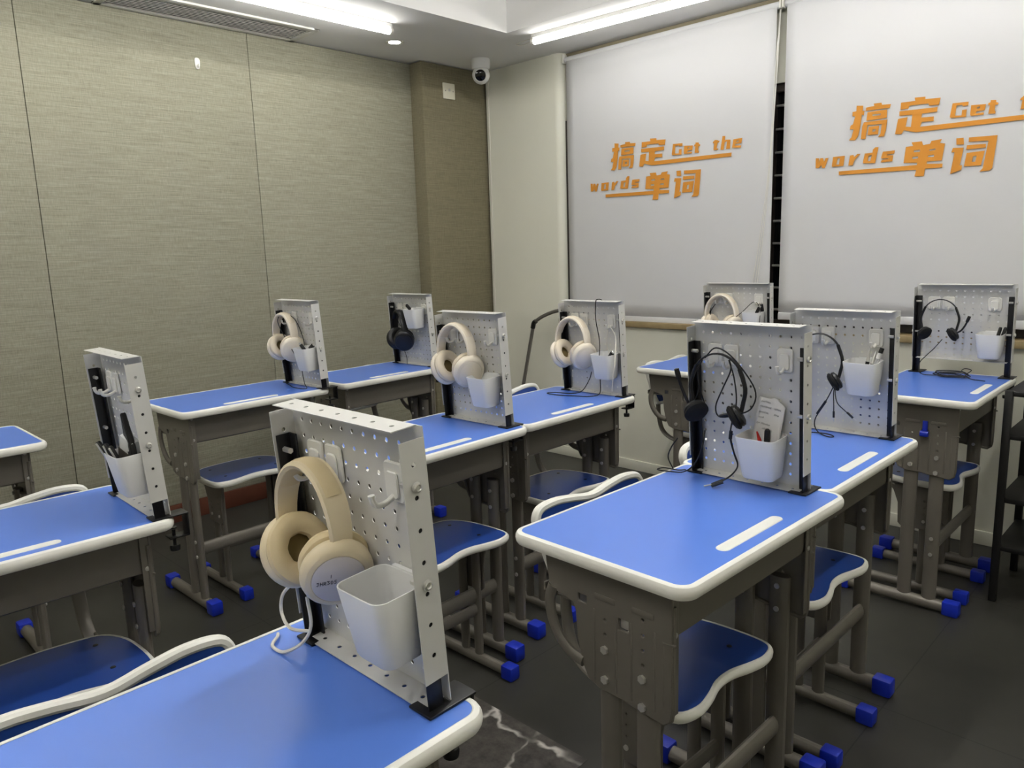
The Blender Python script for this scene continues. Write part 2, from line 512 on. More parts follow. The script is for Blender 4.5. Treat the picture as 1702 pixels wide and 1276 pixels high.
# ------------------------------------------------------------------ roller blinds with orange lettering
LET = [[[-308,198],[-280,194],[-282,172],[-274,172],[-276,153],[-284,157],[-288,112],[-288,110],[-296,69],[-308,53],[-335,56],[-324,68],[-316,100],[-333,101],[-330,117],[-320,122],[-312,154],[-324,155],[-324,174],[-308,175]],[[-268,184],[-234,186],[-237,196],[-205,195],[-203,186],[-167,184],[-170,169],[-269,171]],[[-261,164],[-181,164],[-181,130],[-264,129]],[[-240,152],[-205,151],[-207,145],[-240,145]],[[-274,124],[-178,123],[-181,83],[-188,56],[-213,55],[-203,69],[-200,107],[-258,110],[-264,53],[-284,55],[-280,109]],[[-253,103],[-210,102],[-213,67],[-256,68]],[[-237,89],[-224,90],[-224,81],[-237,79]],[[-127,183],[-72,182],[-75,195],[-34,193],[-34,183],[23,180],[18,153],[-18,155],[-21,164],[-87,166],[-95,164],[-96,155],[-128,155]],[[-98,1],[-70,2],[-77,17],[-37,17],[-32,1],[-6,3],[-1,14],[37,17],[31,2],[50,-2],[42,-68],[-14,-67],[-14,-76],[46,-81],[45,-96],[-19,-95],[-22,-125],[-58,-123],[-53,-96],[-372,-89],[-373,-73],[-51,-77],[-50,-68],[-104,-64]],[[-66,-17],[-42,-16],[-43,-25],[-66,-24]],[[-69,-42],[-48,-43],[-48,-50],[-70,-51]],[[-6,-19],[18,-18],[14,-24],[-6,-25]],[[-8,-43],[13,-42],[11,-51],[-11,-49]],[[90,13],[116,13],[119,-14],[92,-12]],[[80,-23],[119,-26],[109,-94],[117,-94],[116,-112],[76,-125],[87,-41],[75,-40]],[[135,11],[234,8],[224,-115],[216,-124],[180,-125],[191,-113],[204,-9],[135,-6]],[[130,-18],[196,-20],[196,-35],[128,-35]],[[131,-48],[194,-46],[184,-101],[124,-100]],[[154,-64],[167,-62],[163,-85],[152,-85]],[[-479,-5],[-463,-7],[-465,-27],[-458,-7],[-445,-8],[-441,-25],[-434,-9],[-421,-10],[-436,-52],[-449,-51],[-452,-38],[-463,-50],[-478,-49]],[[-401,-8],[-349,-8],[-354,-51],[-401,-51],[-405,-48]],[[-380,-16],[-370,-17],[-373,-43],[-385,-42]],[[-327,-10],[-312,-8],[-309,-18],[-296,-6],[-282,-7],[-306,-31],[-314,-53],[-332,-52]],[[-264,-8],[-232,-7],[-231,5],[-221,14],[-208,13],[-219,-53],[-263,-50],[-271,-47]],[[-247,-19],[-234,-17],[-240,-42],[-250,-41]],[[-189,-8],[-141,-8],[-143,-21],[-172,-22],[-172,-25],[-147,-27],[-149,-52],[-197,-52],[-192,-42],[-165,-41],[-165,-38],[-195,-36],[-195,-30]],[[68,151],[125,149],[124,135],[106,134],[103,140],[83,140],[80,102],[103,100],[104,120],[100,120],[120,121],[119,92],[64,95],[61,101]],[[135,134],[186,131],[183,108],[156,108],[152,100],[181,100],[180,92],[136,93],[133,99]],[[156,123],[167,125],[164,119],[156,117]],[[201,143],[220,141],[220,133],[229,129],[226,123],[218,122],[217,102],[221,98],[220,90],[196,93],[200,124],[194,124],[194,133],[201,135]],[[309,142],[327,140],[325,137],[336,136],[334,129],[325,126],[320,100],[332,99],[324,93],[303,94],[307,127],[299,128],[301,135],[307,139]],[[352,156],[367,155],[365,133],[371,136],[396,134],[394,91],[373,92],[377,128],[365,126],[359,90],[342,91]],[[411,133],[458,135],[454,111],[421,110],[421,103],[454,100],[450,90],[405,94]],[[428,124],[439,126],[439,119],[426,117]],[[-131,149],[14,145],[13,127],[-43,127],[-45,112],[2,110],[2,92],[-42,94],[-48,76],[403,72],[401,54],[-62,56],[-82,61],[-110,70],[-119,55],[-144,58],[-135,119],[-98,121],[-104,84],[-83,80],[-80,128],[-131,131]]]
def blind(x0, x1, z0, z1, dx, dz, label):
    t = empty('roller_blind', ((x0 + x1) / 2, 3.53, z0))
    tag(t, label, 'blind', 'roller blinds over the window')
    cx = (x0 + x1) / 2
    f = MB()
    nx, nz = 24, 20
    rows = []
    for j in range(nz + 1):
        zz = (z1 - z0) * j / nz
        rows.append([(x0 - cx + (x1 - x0) * i / nx, 0.0 + 0.0015 * math.sin(i * 0.9 + j * 0.15) * (1 - j / nz), zz) for i in range(nx + 1)])
    f.loops(rows, closed=False)
    o = f.build('fabric', 'blind_fabric', t)
    o.modifiers.new('thick', 'SOLIDIFY').thickness = 0.0012
    MB().box((0, -0.001, -0.012), (x1 - x0, 0.010, 0.034), 0.004).build('bottom_bar', 'blind_fabric', t)
    MB().tube([(x0 - cx - 0.012, 0.014, z1 - z0), (x1 - cx + 0.012, 0.014, z1 - z0)], 0.017, 16).build('roller', 'blind_fabric', t)
    for s in (-1, 1):
        MB().box((s * ((x1 - x0) / 2 + 0.018), 0.008, z1 - z0 + 0.006), (0.008, 0.04, 0.05), 0.003).build('bracket', 'hook_plastic', t)
    fill2d('lettering', [[(a / 1000 - 2.3 + dx, z / 1000 + 1.65 + dz) for a, z in p] for p in LET], 0.0006,
           lambda a, bb, d: Vector((a - cx, -0.0045 + d, bb - z0)), 'print_orange', t)
    return t
b1 = blind(-2.952, -1.685, 0.888, 2.352, 0, 0, 'left white roller blind with orange lettering, next to the pale pier')
b2 = blind(-1.636, -0.36, 0.938, 2.352, 1.3015, 0.006, 'right white roller blind with orange lettering, running out of the right edge')
c = MB()
x = -1.676
c.tube([(x, 3.545, 2.33), (x - 0.004, 3.512, 2.0), (x - 0.02, 3.512, 1.6), (x - 0.06, 3.513, 1.2), (x - 0.10, 3.513, 0.93), (x - 0.12, 3.513, 0.90), (x - 0.085, 3.513, 0.95), (x - 0.04, 3.512, 1.3), (x - 0.006, 3.512, 1.75), (x + 0.010, 3.53, 2.33)], 0.0016, 6, smooth=5)
c.tube([(x + 0.004, 3.535, 2.33), (x - 0.012, 3.510, 1.7), (x - 0.085, 3.511, 1.1), (x - 0.135, 3.511, 0.90)], 0.0014, 6, smooth=6)
ch = c.build('pull_chain', 'hook_plastic', b1)
ch.matrix_parent_inverse = Matrix.Translation(-b1.location)

# ------------------------------------------------------------------ ceiling fittings
def tube_light(p0, p1, label, glow='tube_glow'):
    p0, p1 = Vector(p0), Vector(p1)
    t = empty('tube_light', ((p0 + p1) / 2))
    tag(t, label, 'light', 'tube lights under the ceiling')
    L = (p1 - p0).length
    d = (p1 - p0).normalized()
    t.rotation_euler = (0, 0, math.atan2(d.y, d.x))
    MB().box((0, 0, -0.010), (L, 0.026, 0.020), 0.003).build('batten', 'ceiling_paint', t)
    MB().tube([(-L / 2 + 0.012, 0, -0.036), (L / 2 - 0.012, 0, -0.036)], 0.0155, 16).build('tube', glow, t)
    for s in (-1, 1):
        MB().tube([(s * (L / 2 - 0.013), 0, -0.036), (s * (L / 2 + 0.004), 0, -0.036)], 0.0165, 14).box((s * (L / 2 - 0.004), 0, -0.022), (0.014, 0.022, 0.026), 0.003).build('end_cap', 'hook_plastic', t)
    return t
Z = ZS
tube_light((-3.155, 2.44, Z), (-3.145, 1.26, Z), 'white tube light along the left soffit beside the air vent', 'tube_glow_mid')
l2 = tube_light((-2.84, 3.125, Z), (-1.66, 3.20, Z), 'white tube light on the soffit in front of the left blind')
tube_light((-3.145, 1.20, Z), (-3.145, 0.02, Z), 'tube light further along the left soffit, above the left frame edge', 'tube_glow_mid')
tube_light((-3.145, -0.04, Z), (-3.145, -1.22, Z), 'tube light at the rear end of the left soffit', 'tube_glow_mid')
tube_light((-1.60, 3.20, Z), (-0.42, 3.20, Z), 'tube light on the soffit above the right blind')
tube_light((-0.36, 3.20, Z), (0.82, 3.20, Z), 'tube light at the right end of the window soffit')
for lab, u_, v_ in (('front left one', -1.1, 1.75), ('added front right fill', 0.2, 1.75), ('added rear left fill', -1.9, -0.9), ('added rear right fill', -0.3, -0.9)):
    tube_light((u_, v_ - 0.59, ZC), (u_, v_ + 0.59, ZC), 'tube light in the raised ceiling field, ' + lab, 'tube_glow_strong' if lab == 'front left one' else 'tube_glow_fill')  # front right and rear tubes are unseen, added to fill the room
wire = MB().tube([(-2.84, 3.125, Z - 0.02), (-2.90, 3.14, Z - 0.012), (-2.96, 3.17, Z - 0.004), (-3.02, 3.19, Z - 0.004), (-2.99, 3.22, Z - 0.004), (-2.86, 3.15, Z - 0.02)], 0.002, 6, smooth=5)
wo = wire.build('wire', 'cable_white', l2)
wo.matrix_parent_inverse = (Matrix.Translation(l2.location) @ l2.rotation_euler.to_matrix().to_4x4()).inverted()

t = empty('downlight', (-3.40, 2.648, ZS))
tag(t, 'small round recessed downlight between tube light and column', 'light')
MB().lathe([(0.030, -0.001), (0.050, -0.001), (0.052, -0.004), (0.048, -0.007), (0.036, -0.005), (0.030, -0.003)], seg=28).build('ring', 'steel', t)
MB().lathe([(0.0, -0.004), (0.032, -0.0035)], seg=24).build('lens', 'down_glow', t)

t = empty('air_vent', (-3.585, 1.742, ZS))
tag(t, 'white slatted air vent in the left soffit beside the fabric wall', 'vent')
VL, VW = 0.968, 0.262
f = MB()
for s in (-1, 1):
    f.box((s * (VW / 2 - 0.017), 0, -0.004), (0.034, VL, 0.010), 0.003)
    f.box((0, s * (VL / 2 - 0.017), -0.004), (VW, 0.034, 0.010), 0.003)
f.build('frame', 'vent_white', t)
MB().box((0, 0, -0.0005), (VW - 0.03, VL - 0.03, 0.002)).build('backing', 'vent_dark', t)
for k in range(9):
    MB().box((-0.084 + k * 0.021, 0, -0.0065), (0.0062, VL - 0.06, 0.002), 0.0005).build('slat', 'vent_white', t)

t = empty('security_camera', (-3.385, 3.265, ZS))
tag(t, 'white dome security camera with black lens under the ceiling corner', 'camera')
MB().lathe([(0.0, 0.0), (0.054, 0.0), (0.056, -0.006), (0.055, -0.045), (0.050, -0.056), (0.02, -0.062), (0, -0.062)], seg=32).build('base', 'camera_white', t)
d = Vector((0.62, -0.74, -0.24)).normalized()
M = d.to_track_quat('Z', 'Y').to_matrix()
hd = MB()
hd.lathe([(0.0, -0.052)] + [(0.052 * math.cos(a), 0.052 * math.sin(a)) for a in [R(x) for x in range(-80, 50, 10)]] + [(0.034, 0.041), (0.032, 0.037), (0, 0.037)], o=(0, 0, -0.088), seg=32, M=M)
h = hd.build('head', 'camera_white', t)
MB().lathe([(0, 0.044), (0.020, 0.042), (0.030, 0.039), (0.0325, 0.036), (0, 0.034)], o=(0, 0, -0.088), seg=28, M=M).build('lens', 'lens_black', h)
MB().tube([(-0.03, 0.04, -0.02), (-0.10, 0.16, -0.05), (-0.185, 0.235, -0.12), (-0.19, 0.24, -0.4), (-0.192, 0.24, -1.2), (-0.192, 0.24, -2.3)], 0.0035, 8, smooth=6).build('cable', 'cable_white', t)

t = empty('socket_plate', (-3.615, 3.205, 2.245))
tag(t, 'square white socket plate high on the fabric column', 'socket')
MB().box((0.005, 0, 0), (0.010, 0.092, 0.092), 0.003).build('plate', 'socket_white', t)
MB().lathe([(0, 0.0), (0.009, 0.0), (0.009, 0.002), (0, 0.002)], o=(0.0097, 0, 0.006), axis='x', seg=16).build('jack', 'steel', t)
for s in (-1, 1):
    MB().lathe([(0, 0.0), (0.003, 0.0), (0.003, 0.001), (0, 0.001)], o=(0.0097, s * 0.03, 0.0), axis='x', seg=10).build('screw', 'vent_dark', t)

t = empty('wall_hook', (-3.72, 1.703, 2.207))
tag(t, 'small white adhesive hook high on the fabric wall', 'hook')
MB().prism(smooth2d([(0.012, 0.018), (0, 0.026), (-0.012, 0.018), (-0.010, -0.018), (0, -0.026), (0.010, -0.018)], 4), lambda a, b_, d_: Vector((d_, a, b_)), 0, 0.006, 0.0015).build('plate', 'hook_plastic', t)
MB().tube([(0.004, 0, -0.008), (0.012, 0, -0.016), (0.018, 0, -0.014), (0.020, 0, -0.004)], 0.004, 8, smooth=4).build('hook_arm', 'hook_plastic', t)

# ------------------------------------------------------------------ right: black shelf rack; behind: bent metal frame
t = empty('storage_rack', (-0.25, 3.13, 0))
tag(t, 'black open storage rack in the dark right corner, beside the far right desk', 'rack')
RW, RD, RH = 0.62, 0.36, 0.76
for sx in (-1, 1):
    for sy in (-1, 1):
        MB().box((sx * (RW / 2 - 0.012), sy * (RD / 2 - 0.012), RH / 2), (0.024, 0.024, RH), 0.003).build('post', 'rack_black', t)
for z in (0.20, 0.375, 0.60, 0.75):
    s_ = MB().box((0, 0, z), (RW - 0.01, RD - 0.01, 0.018), 0.003)
    s_.build('shelf', 'rack_black', t)
t2 = empty('cardboard_box', (-0.10, 3.10, 0.384))
tag(t2, 'small dark storage box on a shelf of the black rack', 'box')
MB().box((0, 0, 0.06), (0.20, 0.22, 0.118), 0.004).build('body', 'rack_black', t2)
MB().box((0, 0, 0.122), (0.206, 0.226, 0.008), 0.003).build('lid', 'dark_taupe', t2)

t = empty('metal_stand', (-3.1, 3.38, 0))
tag(t, 'bent grey metal tube stand with black elbow standing by the pier', 'stand')
MB().tube([(-0.235, 0, 0.006), (-0.02, 0, 0.835)], 0.011, 12).build('leg', 'stand_grey', t)
MB().tube([(-0.016, 0, 0.845), (0.06, 0, 0.885), (0.16, 0, 0.918), (0.26, 0, 0.930), (0.38, 0, 0.935)], 0.011, 12, smooth=5).build('arm', 'stand_grey', t)
MB().tube([(0.38, 0, 0.935), (0.40, 0, 0.006)], 0.011, 12).build('leg', 'stand_grey', t)
MB().tube([(-0.028, 0, 0.808), (-0.018, 0, 0.84), (0.0, 0, 0.852)], 0.0145, 12, smooth=4).build('elbow', 'black_plastic', t)

# ================================================================== DESKS
DW, DL = 0.386, 0.598           # depth (u) and length (v) of a desk top
H0 = 0.75
def make_desk(clip=False):
    t = empty('student_desk')
    up = empty_up = t
    # top: blue board and white bullnose edge band
    b = MB()
    o = rrect(DW - 0.024, DL - 0.024, 0.022, 6)
    b.prism(o, lambda a, c, d: Vector((a, c, H0 + d)), -0.016, 0.0)
    b.build('desktop', 'blue_laminate', t)
    b = MB()
    prof = [(0.0125, -0.004), (0.0125, 0.0006), (0.0105, 0.0016), (0.0075, 0.0012), (0.0035, -0.001), (0.0008, -0.0055), (0.0, -0.011), (0.001, -0.017), (0.004, -0.022), (0.009, -0.0245), (0.02, -0.0245), (0.02, -0.010)]
    b.loops([[(x, y, H0 + z) for x, y in rrect(DW - 2 * i, DL - 2 * i, 0.034 - i, 8)] for i, z in prof], wrap=True)
    b.build('edge_band', 'white_plastic', t)
    # pen tray along the far long edge
    b = MB()
    cx, cy = 0.1445, -0.018
    rings = []
    for i, z in ((0.0, 0.0), (0.0008, 0.0012), (0.003, 0.0014), (0.0048, 0.0006), (0.007, 0.00035), (0.0105, 0.0003)):
        rings.append([(x, y, H0 + z) for x, y in rrect(0.025 - 2 * i, 0.215 - 2 * i, 0.0124 - i, 6, cx, cy)])
    b.loops(rings)
    b.build('pen_tray', 'white_plastic', t)
    # book box: long front apron with rolled lower edge, bottom, back lip
    b = MB()
    ap = [(0.118, -0.024), (0.128, -0.024), (0.130, -0.04), (0.130, -0.112), (0.128, -0.122), (0.122, -0.126), (0.112, -0.124), (0.112, -0.118), (0.122, -0.114), (0.122, -0.04)]
    b.loops([[(x, y, H0 + z) for x, z in ap] for y in (-0.250, 0.250)])
    b.box((-0.015, 0, H0 - 0.119), (0.27, 0.496, 0.004))
    b.box((-0.150, 0, H0 - 0.113), (0.004, 0.496, 0.016))
    b.build('book_box', 'taupe_metal', t)
    for y in (-0.243, 0.243):
        for z in (-0.034, -0.112):
            MB().lathe([(0, 0), (0.0055, 0), (0.005, 0.002), (0, 0.0028)], o=(0.1358, y, H0 + z), axis='x', seg=12).build('screw', 'steel', t)
    # pressed end panels with holes, ribs, nuts and the ring at the student's side
    out = [(-0.140, -0.022), (0.136, -0.022), (0.136, -0.06), (0.136, -0.12), (0.136, -0.245), (0.133, -0.262), (0.122, -0.272), (0.06, -0.266), (0.035, -0.262), (-0.012, -0.262), (-0.038, -0.252), (-0.052, -0.225), (-0.062, -0.18), (-0.066, -0.13), (-0.072, -0.115), (-0.128, -0.104), (-0.136, -0.06)]
    holes = [circ(0.0, z, 0.0045) for z in (-0.128, -0.155)] + [circ(0.08, z, 0.0045) for z in (-0.10, -0.128, -0.155, -0.182)] + \
            [[(0.028, -0.112), (0.052, -0.112), (0.052, -0.136), (0.028, -0.136)], [(-0.062, -0.094), (-0.040, -0.094), (-0.040, -0.112), (-0.062, -0.112)]]
    for s in (-1, 1):
        y0 = s * 0.2525
        p = fill2d('side_panel', [out] + holes, 0.003, lambda a, c, d: Vector((a, y0 + d, H0 + c)), 'taupe_metal', t, 0.0015)
        b = MB()
        for rx, wd in ((0.0, 0.040), (0.08, 0.040)):
            pass
        # raised ribs beside the hole rows, folded edge
        for rx in (-0.024, 0.024, 0.056, 0.104):
            b.box((rx, y0 + s * 0.0015, H0 - 0.185), (0.006, 0.005, 0.145), 0.0022)
        for rx in (0.0, 0.08):
            b.box((rx, y0 + s * 0.0015, H0 - 0.088), (0.046, 0.006, 0.012), 0.0025)
        b.box((0.122, y0 + s * 0.001, H0 - 0.185), (0.004, 0.005, 0.11), 0.0018)
        b.box((0.132, y0 + s * 0.001, H0 - 0.125), (0.026, 0.005, 0.005), 0.002)
        b.box((0.1345, y0 - s * 0.010, H0 - 0.140), (0.003, 0.020, 0.232), 0.001)
        # folded edge along the outline
        b.tube([(q[0], y0 - s * 0.004, H0 + q[1]) for q in out[2:14]], 0.0045, 8)
        # oval embossed plate with a letter-like mark
        ring = rrect(0.030, 0.042, 0.008, 4, 0.040, -0.19)
        b.tube([(x, y0 + s * 0.0016, H0 + z) for x, z in ring], 0.0014, 6, closed=True)
        b.tube([(0.035, y0 + s * 0.0016, H0 - 0.203), (0.035, y0 + s * 0.0016, H0 - 0.178), (0.045, y0 + s * 0.0016, H0 - 0.180), (0.046, y0 + s * 0.0016, H0 - 0.189), (0.036, y0 + s * 0.0016, H0 - 0.191)], 0.0014, 6)
        b.tube([(-0.098, y0 + s * 0.0016, H0 - 0.072), (-0.085, y0 + s * 0.0016, H0 - 0.078), (-0.068, y0 + s * 0.0016, H0 - 0.074)], 0.0014, 6, smooth=3)
        b.tube([(-0.100, y0 + s * 0.0016, H0 - 0.064), (-0.085, y0 + s * 0.0016, H0 - 0.070), (-0.066, y0 + s * 0.0016, H0 - 0.066)], 0.0014, 6, smooth=3)
        b.build('ribs', 'taupe_metal', p)
        # ring-shaped bag holder
        MB().tube([(-0.122, y0, H0 - 0.100), (-0.132, y0, H0 - 0.13), (-0.128, y0, H0 - 0.165), (-0.112, y0, H0 - 0.195), (-0.085, y0, H0 - 0.218), (-0.052, y0, H0 - 0.226)], 0.008, 10, smooth=5, flat=(0.0075, 0.012, (0, 1, 0))).build('bag_ring', 'taupe_metal', p)
        for nx, nz in ((0.0, -0.183), (0.0, -0.24), (0.08, -0.206), (0.08, -0.258)):
            MB().lathe([(0.003, 0.0), (0.0078, 0.0), (0.0078, 0.005), (0.0055, 0.006), (0.0035, 0.003)], o=(nx, y0 + (0.0025 if s > 0 else -0.008), H0 + nz), axis='y', seg=6).build('nut', 'steel', p)
        for nx, nz in ((0.0, -0.183), (0.0, -0.24), (0.08, -0.206), (0.08, -0.258)):
            MB().lathe([(0.0, 0.0), (0.006, 0.0), (0.006, 0.003), (0.003, 0.004), (0, 0.004)], o=(nx, s * 0.2255 - (0.004 if s > 0 else 0.0), H0 + nz), axis='y', seg=10).build('bolt', 'steel', p)
        if not clip:
            MB().box((0.040, y0 - s * 0.006, H0 - 0.124), (0.022, 0.006, 0.020), 0.003).build('latch', 'steel', p)
    # legs: two oval tubes per side on a foot with blue caps, plus the long cross bar
    for s in (-1, 1):
        for lx in (0.0, 0.08):
            MB().tube([(lx, s * 0.238, 0.034), (lx, s * 0.238, H0 - 0.17)], 0, 14, flat=(0.023, 0.0125, (1, 0, 0))).build('leg', 'taupe_metal', t)
        f = MB().tube([(-0.205, s * 0.238, 0.0245), (0.15, s * 0.238, 0.0245)], 0, 14, flat=(0.0200, 0.0190, (0, 0, 1))).build('foot', 'taupe_metal', t)
        for e in (-1, 1):
            x0 = -0.237 if e < 0 else 0.126
            MB().box((x0 + 0.026, s * 0.238, 0.0255), (0.052, 0.044, 0.050), 0.007, 2).build('foot_cap', 'cap_blue', f)
        for z in (0.205, 0.262):
            MB().lathe([(0.0, 0.0), (0.0065, 0.0), (0.0065, 0.003), (0.004, 0.0045), (0.002, 0.0025), (0, 0.0025)], o=(0.08, s * 0.238 + (0.012 if s > 0 else -0.0165), z), axis='y', seg=12).build('bolt', 'steel', t)
    MB().tube([(0.08, -0.23, 0.232), (0.08, 0.23, 0.232)], 0, 14, flat=(0.024, 0.0125, (0, 0, 1))).build('crossbar', 'taupe_metal', t)
    if clip:
        c = MB().box((0.040, -0.258, H0 - 0.108), (0.016, 0.006, 0.05), 0.002)
        c.tube([(0.028, -0.262, H0 - 0.126), (0.052, -0.262, H0 - 0.126)], 0.010, 10)
        c.box((0.040, -0.266, H0 - 0.128), (0.026, 0.018, 0.014), 0.004)
        c.build('bag_clip', 'cap_blue', t)
    return t

# u, v of the centre, turn in degrees, height of the top
DESKS = {
    'D': (-0.742, 1.229, -1.4, 0.766), 'E': (-0.791, 1.883, -0.5, 0.742), 'F': (-0.777, 2.985, 0.0, 0.755), 'G': (-1.743, 3.042, 0.8, 0.75),
    'H': (-0.787, 0.259, 0.3, 0.741), 'I': (-1.706, 1.321, 1.2, 0.751), 'J': (-1.755, 1.948, 0.3, 0.742), 'A': (-1.781, 0.293, -1.5, 0.741),
    'K': (-2.760, 1.295, 0.9, 0.765), 'L': (-2.900, 2.028, 1.3, 0.743), 'Z': (-2.76, 0.302, 0.0, 0.75)}
DL_ = {
    'H': 'nearest blue desk, bottom left, under the board with hand-marked cream headphones',
    'D': 'front blue desk of the right row, its board cup holding a paper memo',
    'E': 'blue desk right behind the one with the paper memo, touching its far end',
    'F': 'blue desk in the right corner by the rack, coiled black cable on top',
    'G': 'blue desk under the gap between the two blinds, cream headphones with black cable',
    'A': 'blue desk at the left edge, its board holding a cup of black pens',
    'I': 'blue desk in the middle, just behind the nearest pegboard, empty cup above it',
    'J': 'blue desk in front of the pale pier, with a black cable lying on its top',
    'K': 'blue desk along the fabric wall, whose front leg frame stands free in view',
    'L': 'blue desk in the corner by the fabric column, with a black headset on its board',
    'Z': 'blue desk without a pegboard, cut off by the left frame edge'}
desk0 = make_desk()
desk_clip = make_desk(True)
UPPER = ('desktop', 'edge_band', 'pen_tray', 'book_box', 'side_panel', 'screw', 'bag_clip')
DM = {}
first = True
for k, (x, y, rot, h) in DESKS.items():
    if k == 'F':
        o = desk_clip
    elif first:
        o = desk0; first = False
    else:
        o = copy_tree(desk0)
    o.location = (x, y, 0); o.rotation_euler = (0, 0, R(rot))
    tag(o, DL_[k], 'desk', 'blue school desks')
    for ch in o.children:
        if ch.name.split('.')[0] in UPPER:
            ch.location.z = h - H0
    DM[k] = Matrix.Translation((x, y, h)) @ Matrix.Rotation(R(rot), 4, 'Z')

# ================================================================== CHAIRS
def make_chair():
    t = empty('student_chair')
    SZ = 0.437
    seat = smooth2d([(-0.115, -0.135), (-0.05, -0.172), (0.06, -0.183), (0.122, -0.172), (0.140, -0.125), (0.133, -0.075), (0.119, -0.025), (0.119, 0.025), (0.133, 0.075), (0.140, 0.125), (0.122, 0.172), (0.06, 0.183), (-0.05, 0.172), (-0.115, 0.135), (-0.132, 0.08), (-0.138, 0.0), (-0.132, -0.08)], 4)
    b = MB(); b.prism(offset(seat, 0.010), lambda a, c, d: Vector((a, c, SZ + d)), -0.014, 0.0)
    b.build('seat', 'seat_blue', t)
    b = MB()
    b.loops([[(x, y, SZ + z) for x, y in offset(seat, i)] for i, z in ((0.0105, -0.003), (0.0105, 0.0006), (0.008, 0.0014), (0.004, 0.0), (0.001, -0.004), (0, -0.010), (0.001, -0.016), (0.005, -0.021), (0.018, -0.022), (0.018, -0.008))], wrap=True)
    b.build('seat_rim', 'white_plastic', t)
    for x in (-0.07, 0.06):
        for y in (-0.105, 0.105):
            MB().lathe([(0, 0), (0.006, 0), (0.005, 0.0012), (0, 0.0015)], o=(x, y, SZ), seg=10).build('screw', 'black_metal', t)
    # backrest: wavy top with two humps, sides narrowing downwards; leaning back
    back = smooth2d([(-0.110, 0.022), (0.110, 0.022), (0.140, 0.042), (0.158, 0.09), (0.180, 0.175), (0.184, 0.205), (0.165, 0.228), (0.115, 0.234), (0.06, 0.228), (0.0, 0.219), (-0.06, 0.228), (-0.115, 0.234), (-0.165, 0.228), (-0.184, 0.205), (-0.180, 0.175), (-0.158, 0.09), (-0.140, 0.042)], 4)
    TB = R(9)
    def bp(d, a, c):
        return Vector((-0.198 - math.sin(TB) * c - d * math.cos(TB), a, 0.535 + c * math.cos(TB) - d * math.sin(TB)))
    b = MB(); b.prism(offset(back, 0.014), lambda a, c, d: bp(d, a, c), -0.007, 0.007)
    b.build('backrest', 'seat_blue', t)
    b = MB()
    b.loops([[bp(d, a, c) for a, c in offset(back, i)] for i, d in ((0.016, -0.008), (0.012, -0.011), (0.005, -0.0105), (0.001, -0.006), (0, 0), (0.001, 0.006), (0.005, 0.0105), (0.012, 0.011), (0.016, 0.008))], wrap=True)
    b.build('backrest_rim', 'white_plastic', t)
    # side brackets, telescopic legs, feet, cross bar, back supports
    br = [(-0.105, 0.422), (0.085, 0.422), (0.080, 0.405), (0.060, 0.375), (0.052, 0.33), (0.050, 0.255), (0.040, 0.245), (-0.045, 0.245), (-0.055, 0.255), (-0.058, 0.33), (-0.075, 0.375), (-0.100, 0.405)]
    for s in (-1, 1):
        y0 = s * 0.128
        p = fill2d('side_bracket', [br] + [circ(x, z, 0.004, 8) for x in (-0.03, 0.03) for z in (0.30, 0.325, 0.35)], 0.004, lambda a, c, d: Vector((a, y0 + d, c)), 'taupe_metal', t, 0.001)
        for lx in (-0.03, 0.03):
            MB().tube([(lx, y0 - s * 0.012, 0.03), (lx, y0 - s * 0.012, 0.41)], 0, 12, flat=(0.0175, 0.010, (1, 0, 0))).build('leg', 'taupe_metal', t)
            for z in (0.275,):
                MB().lathe([(0, 0), (0.006, 0), (0.006, 0.003), (0.003, 0.004), (0, 0.003)], o=(lx, y0 + (0.002 if s > 0 else -0.006), z), axis='y', seg=10).build('bolt', 'steel', p)
        f = MB().tube([(-0.175, y0 - s * 0.012, 0.0215), (0.150, y0 - s * 0.012, 0.0215)], 0, 12, flat=(0.017, 0.0165, (0, 0, 1))).build('foot', 'taupe_metal', t)
        for e in (-1, 1):
            x0 = -0.215 if e < 0 else 0.140
            MB().box((x0 + 0.022, y0 - s * 0.012, 0.0225), (0.046, 0.040, 0.044), 0.006).build('foot_cap', 'cap_blue', f)
        MB().tube([(-0.06, y0 - s * 0.004, 0.408), (-0.12, y0 - s * 0.004, 0.405), (-0.175, y0 - s * 0.004, 0.44), (-0.197, y0 - s * 0.006, 0.51), (-0.207, y0 - s * 0.014, 0.58), (-0.220, y0 - s * 0.018, 0.66)], 0, 12, smooth=5, flat=(0.008, 0.015, (1, 0, 0.2))).build('back_support', 'taupe_metal', t)
    MB().tube([(0.03, -0.113, 0.185), (0.03, 0.113, 0.185)], 0, 12, flat=(0.019, 0.010, (0, 0, 1))).build('crossbar', 'taupe_metal', t)
    return t

CHAIRS = {'H': (-0.035, 0.010, 0, 'chair with wavy white backrest rim behind the nearest desk at the bottom left'),
          'A': (0.010, 0.050, -1, 'chair whose blue seat shows between the left-edge desk and the nearest desk'),
          'D': (-0.040, 0.030, -1, 'chair with wavy backrest pushed under the desk that has the paper memo'),
          'E': (0.004, -0.045, 0, 'chair under the second desk of the right row, its seat front showing'),
          'F': (-0.010, 0.000, 0, 'chair under the right corner desk beside the storage rack'),
          'G': (-0.015, 0.060, 0, 'chair under the desk below the gap between the blinds, backrest hidden in part'),
          'I': (0.055, 0.030, 0, 'chair under the middle desk, seat showing right of the nearest pegboard'),
          'J': (0.005, 0.040, 1, 'chair under the desk in front of the pale pier, backrest top showing'),
          'K': (-0.035, 0.015, 0, 'blue seat without visible backrest under the desk along the fabric wall'),
          'L': (-0.010, 0.030, 0, 'chair under the desk in the corner by the fabric column')}
chair0 = make_chair()
